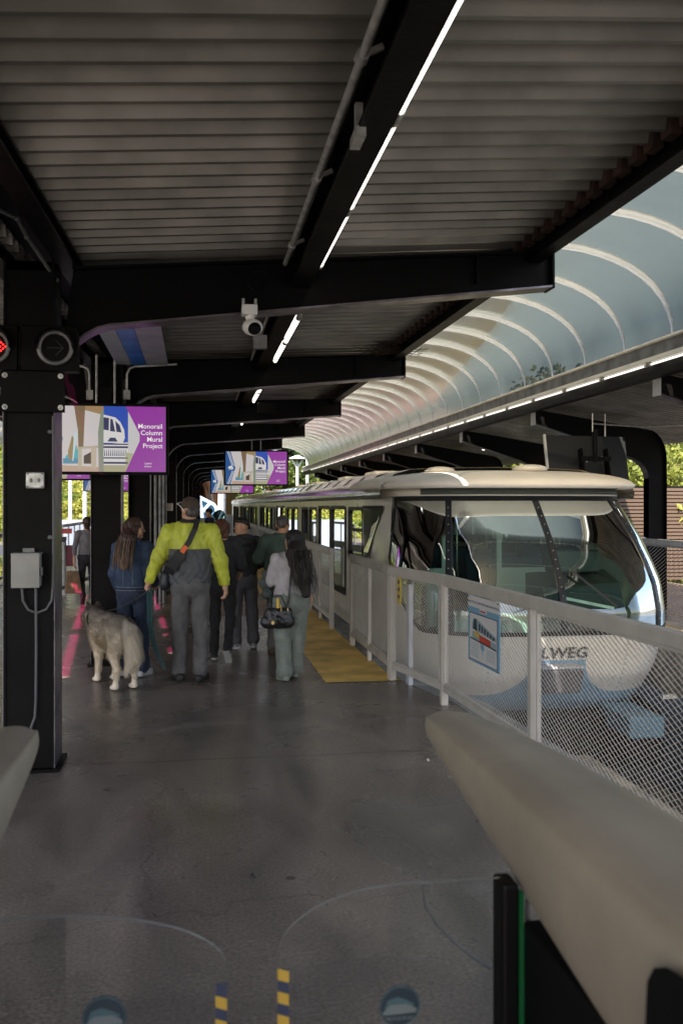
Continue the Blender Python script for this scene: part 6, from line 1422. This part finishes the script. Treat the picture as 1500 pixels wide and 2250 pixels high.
rp = n.new('ShaderNodeValToRGB'); l.new(mr.outputs[0], rp.inputs[0]); e = rp.color_ramp.elements; e[0].position = .42; e[0].color = (.72, .63, .50, 1); e[1].position = .90; e[1].color = (.10, .09, .08, 1)
for ps, c in ((.62, (.66, .58, .46, 1)), (.73, (.47, .41, .33, 1)), (.83, (.22, .19, .16, 1))): x = e.new(ps); x.color = c
l.new(rp.outputs[0], p.inputs['Base Color'])
# local frame: +Y toward the head
legs = {}
dp = [((0, .08, .52), (0, .52, .50), .145, .165, (.92, 1, 1.05)), ((0, .02, .50), (0, .12, .53), .135, .14, (.95, 1, 1)), ((0, .5, .46), (0, .60, .50), .15, .13, (.9, 1, 1.1)), ((0, .60, .55), (-.03, .76, .62), .11, .09, None),
      ((-.03, .76, .62), (-.05, .86, .60), .082, .07, None), ((-.05, .88, .585), (-.06, .97, .565), .042, .032, None)]
for s in (-1, 1):
    dp += [((s*.075, .02, .47), (s*.085, .06, .33), .085, .055, (.85, 1.2, 1)), ((s*.085, .06, .33), (s*.085, -.06, .205), .05, .03, None), ((s*.085, -.06, .205), (s*.088, -.03, .06), .027, .024, None), ((s*.088, -.035, .035), (s*.09, .035, .025), .03, .03, (1, 1, .85)),
           ((s*.09, .50, .42), (s*.085, .46, .27), .06, .038, None), ((s*.085, .46, .27), (s*.085, .49, .06), .034, .026, None), ((s*.085, .49, .032), (s*.087, .55, .025), .03, .03, (1, 1, .85)),
           ((s*.04-.035, .80, .69), (s*.05-.035, .80, .745), .028, .008, (1, .6, 1))]
body = surf_obj('body', dp, .0095, fm, root, k=.03, it=2)
tl = surf_obj('tail', [((0, -.07, .60), (.015, -.15, .54), .05, .075, None), ((.015, -.15, .54), (.03, -.17, .36), .080, .076, None), ((.03, -.17, .36), (-.03, -.14, .20), .07, .02, None)], .0095, fm, root, k=.03, noise=(.005, 100, .3), it=1)
# short fur tufts over both surfaces
def tufts(o, nn, Lh, grav=.4):
    me = o.data; vc = np.empty(len(me.vertices)*3); me.vertices.foreach_get('co', vc); vc = vc.reshape(-1, 3); nm = np.empty(len(me.vertices)*3); me.vertices.foreach_get('normal', nm); nm = nm.reshape(-1, 3)
    sel = rng.integers(0, len(vc), nn); V = []; F_ = []
    for i in sel:
        p_ = Vector(vc[i]); n_ = Vector(nm[i])
        if p_.z < .10: continue
        d = (n_*.35+Vector((rng.normal(0, .12), -.65, -grav+rng.normal(0, .12)))).normalized(); sd_ = d.cross(n_).normalized()*.0024; L = Lh*rng.uniform(.5, 1.2)*(.5 if p_.z < .3 and o.name.startswith('body') else 1); q = len(V)
        V += [p_-sd_, p_+sd_, p_+d*L]; F_.append((q, q+1, q+2))
    m_ = MB().use(fm); m_.add(V, F_, False); m_.build('fur_tufts', None, o)
tufts(body, 30000, .046); tufts(tl, 12000, .06, .9)
b = MB().use('eye'); b.ellip((-.065, 1.0, .57), .014, .01, .011, 10, 8); b.build('nose', None, root)
for s in (-1, 1): b = MB().use('eye'); b.ellip((-.05+s*.035, .925, .625), .009, .009, .008, 8, 6); b.build('eye', None, root)
b = MB().use(lea); b.tube([(-.015+.125*math.cos(a)*.95, .66+.05*math.sin(a), .565+.115*math.sin(a)) for a in np.linspace(0, 6.283, 24)], .009, 6, cap=False); b.build('collar', None, root)
dog = root
# leashes
bpy.context.view_layer.update()
hand = man.matrix_world @ Vector((-.40, .05, .86)); neck = dog.matrix_world @ Vector((.02, .60, .66))
mid = hand.lerp(neck, .5)+Vector((0, 0, -.03))
b = MB().use(lea); b.tube([hand, hand.lerp(mid, .5)+Vector((0, 0, -.01)), mid, mid.lerp(neck, .5)+Vector((0, 0, -.01)), neck], .006, 6); b.build('dog_leash', label='thin dark leash running from the man in lime to the husky', cat='leash')
b = MB().use(mat('green_strap', (.012, .05, .05), .7)); q0 = hand+Vector((0, -.02, .02)); q1 = P(326, 1370, 8.8); q2 = P(337, 1420, 8.8); q3 = P(362, 1470, 8.75)
ribbon(b, [q0, q1, q2, q3], .013); ribbon(b, [q0+Vector((.03, -.01, 0)), q1+Vector((.03, -.02, 0)), q2+Vector((.015, -.01, .03)), q3], .013); b.build('leash_strap', label='dark green leash loop dangling from the left hand of the man in lime', cat='leash')

# ------------------------------------------------------------------ fare gates in the foreground
def hood(sgn, x_in, label, y_tip=2.72):
    """cream gate hood; inner edge at x_in, body going outwards (sgn)"""
    root = empty('fare_gate', (x_in, 0, 0), 0, label, 'fare gate', 'cream hooded fare gates in the foreground')
    rows = []
    ys = [2.74, 2.735, 2.73, 2.70, 2.64, 2.5, 2.2, 1.9, 1.6, 1.3, 1.0, .7, .4]
    for i, y in enumerate(ys):
        top = 1.095+.012*math.sin((2.74-y)*1.2)-interp(y, [2.6, 2.7, 2.74], [0, .008, .03]); dep = interp(y, [.4, 1.0, 1.6, 2.1, 2.5, 2.7, 2.74], [.36, .34, .27, .185, .12, .085, .03])
        xi = interp(y, [2.6, 2.7, 2.73, 2.74], [0, .012, .03, .06]); xo = interp(y, [.4, 1.3, 1.9, 2.2, 2.5, 2.64, 2.70, 2.74], [.36, .34, .30, .275, .225, .18, .14, .09]); wdt = xo-xi
        c = Vector((0, 0, 0)); row = []
        # section: inner bottom -> inner side -> rounded top -> outer side -> outer bottom
        sec = [(xi+.035, top-dep-.0), (xi+.012, top-dep+.01), (xi, top-dep*.55), (xi+.004, top-dep*.22), (xi+wdt*.04, top-dep*.10), (xi+wdt*.11, top-.012), (xi+wdt*.25, top+.0), (xi+wdt*.5, top+.006), (xi+wdt*.78, top+.0), (xi+wdt*.92, top-.02), (xi+wdt, top-dep*.3), (xi+wdt, top-dep*.8), (xi+wdt-.03, top-dep)]
        rows.append([Vector((sgn*a, y, z)) for a, z in sec])
    b = MB().use('hood'); b.grid(rows if sgn < 0 else [r[::-1] for r in rows], True, closed=True)
    b.add(rows[0], [tuple(range(13))], True); o = b.build('hood', None, root); s_ = o.modifiers.new('s', 'SUBSURF'); s_.levels = 2; s_.render_levels = 2
    # cabinet and uprights below
    b = MB().use('blackm').box(min(sgn*.015, sgn*.27), max(sgn*.015, sgn*.27), .5, 1.86, 0, .84); b.build('cabinet', None, root, bevel=.01)
    b = MB().use('black').box(min(-sgn*.037, 0), max(-sgn*.037, 0), 1.83, 1.90, 0, .925); b.build('end_post', None, root, bevel=.008)
    b = MB().use(mat('gate_led', (.0, .03, .012), .3, emit=(.02, .45, .12), es=.012) if 'gate_led' not in bpy.data.materials else bpy.data.materials['gate_led']).box(min(sgn*.004, sgn*.014), max(sgn*.004, sgn*.014), 1.845, 1.865, 0, .90); b.build('green_strip', None, root)
    b = MB().use('dsteel').box(min(sgn*.03, sgn*.036), max(sgn*.03, sgn*.036), 1.87, 1.885, 0, .87); b.box(min(sgn*.075, sgn*.08), max(sgn*.075, sgn*.08), 1.87, 1.885, 0, .86); b.build('trim_strip', None, root)
    return root
gr_ = hood(1, .655, 'cream hooded fare gate filling the lower right corner')
gl_ = hood(-1, -.415, 'cream hooded fare gate cut off by the left photo edge')
# black reader recess on the right hood
b = MB().use('blackm'); rc = []
for a in np.linspace(0, 6.283, 20, endpoint=False): rc.append((-.006, 1.0+.27*math.copysign(abs(math.cos(a))**.5, math.cos(a)), .935+.14*math.copysign(abs(math.sin(a))**.5, math.sin(a))))
b.add([(x-.006, y, z) for x, y, z in rc], [tuple(range(20))], False); b.build('reader_window', None, gr_)
# glass leaves
M['leaf_glass'] = glassmat('gate_glass', (.95, .965, .965), 1.2, 0.01)
M['glass_edge'] = mat('glass_edge', (.30, .31, .29), .25)
def flap(x0, x1, y, ztop, label, dcl, tape_side, corner=.55):
    root = empty('glass_gate_leaf', (0, y, 0), 0, label, 'gate leaf', 'clear glass gate leaves')
    w = x1-x0; s = 1 if w > 0 else -1; w = abs(w); out = [(0, .05), (0, ztop)]
    rx, rz = w*corner, .125
    for k in range(13):
        a = math.pi/2*k/12; out.append((w-rx+rx*math.sin(a), ztop-rz+rz*math.cos(a)))
    out.append((w, .05)); O = [(x0+s*a, z) for a, z in out]
    b = MB().use('leaf_glass'); b.add([(x, 0, z) for x, z in O], [tuple(range(len(O)))], False); b.build('pane', None, root)
    b = MB().use('glass_edge'); b.grid([[(x, -.005, z), (x, .005, z)] for x, z in O[1:]], False); b.build('edge', None, root)
    # hazard tape and round decal
    xt = tape_side; b = MB().use(mat('tape_blue', (.01, .022, .06), .5)); b.box(xt-.0115, xt+.0115, -.003, -.0015, .05, ztop-.155)
    b.use(mat('tape_gold', (.42, .27, .03), .5)); z = .06
    while z < ztop-.165:
        b.add([(xt-.0115, -.0035, z), (xt+.0115, -.0035, z-.008), (xt+.0115, -.0035, z+.015), (xt-.0115, -.0035, z+.023)], [(0, 1, 2, 3)], False); z += .046
    b.build('hazard_tape', None, root)
    dx, dz = dcl; b = MB().use(mat('decal_navy', (.006, .02, .035), .5)); b.disc((dx, -.002, dz), (0, -1, 0), .042, .001, 40)
    b.use(mat('decal_teal', (.04, .09, .11), .5)); b.tube([(dx+.040*math.cos(a), -.0035, dz+.040*math.sin(a)) for a in np.linspace(0, 6.283, 40)], .0018, 4, cap=False)
    poly_on(b, [(-.033, -.004), (-.025, .014), (-.005, .020), (.015, .012), (.030, .003), (.024, -.008), (.0, -.004)], (dx, 0, dz), (1, 0, 0), (0, 0, 1), .004)
    b.use(mat('decal_grey', (.12, .15, .16), .5)); poly_on(b, [(-.036, -.010), (-.02, .004), (.015, .004), (.034, -.006), (.034, -.014), (-.034, -.016)], (dx, 0, dz), (1, 0, 0), (0, 0, 1), .0045)
    text_on(b, 'MONORAIL', (dx, 0, dz-.028), (1, 0, 0), (0, 0, 1), .0115, .0045, align='CENTER', bold=.01); b.build('round_decal', None, root)
    return root
yd = 1.87
def Pg(px, py): v = P(px, py, .988*yd+.154*((px-430)*.988/2050*1.87)); return v
lt = Pg(486, 2150).x; rtx = Pg(622, 2150).x; dl = Pg(230, 2236); dr = Pg(878, 2210)
flap(.625, Pg(612, 2070).x, yd, .925, 'right glass gate leaf with striped tape and a round decal', (dr.x, dr.z), rtx)
flap(-.43, Pg(499, 2055).x, yd+.002, .905, 'left glass gate leaf with striped tape and a round decal', (dl.x, dl.z), lt, corner=.75)
# further leaf of the next barrier, seen as a dark curved edge
b = MB().use(mat('rubber_edge', (.10, .10, .105), .5)); cpts = [P(*q, 2.15) for q in ((937, 1930), (932, 1962), (942, 2005), (968, 2045), (1005, 2085), (1045, 2120), (1092, 2152))]; 
cpts = [Vector((q.x, 2.12, q.z)) for q in cpts]; b.tube(cpts, .004, 6); b2 = b.build('inner_gate_leaf', label='curved dark edge of a second glass leaf behind the right one', cat='gate leaf')
g2 = MB().use('leaf_glass'); g2.add([tuple(q) for q in cpts]+[(cpts[-1].x, 2.12, cpts[0].z)], [tuple(range(len(cpts)+1))], False); g2.build('pane', None, b2)
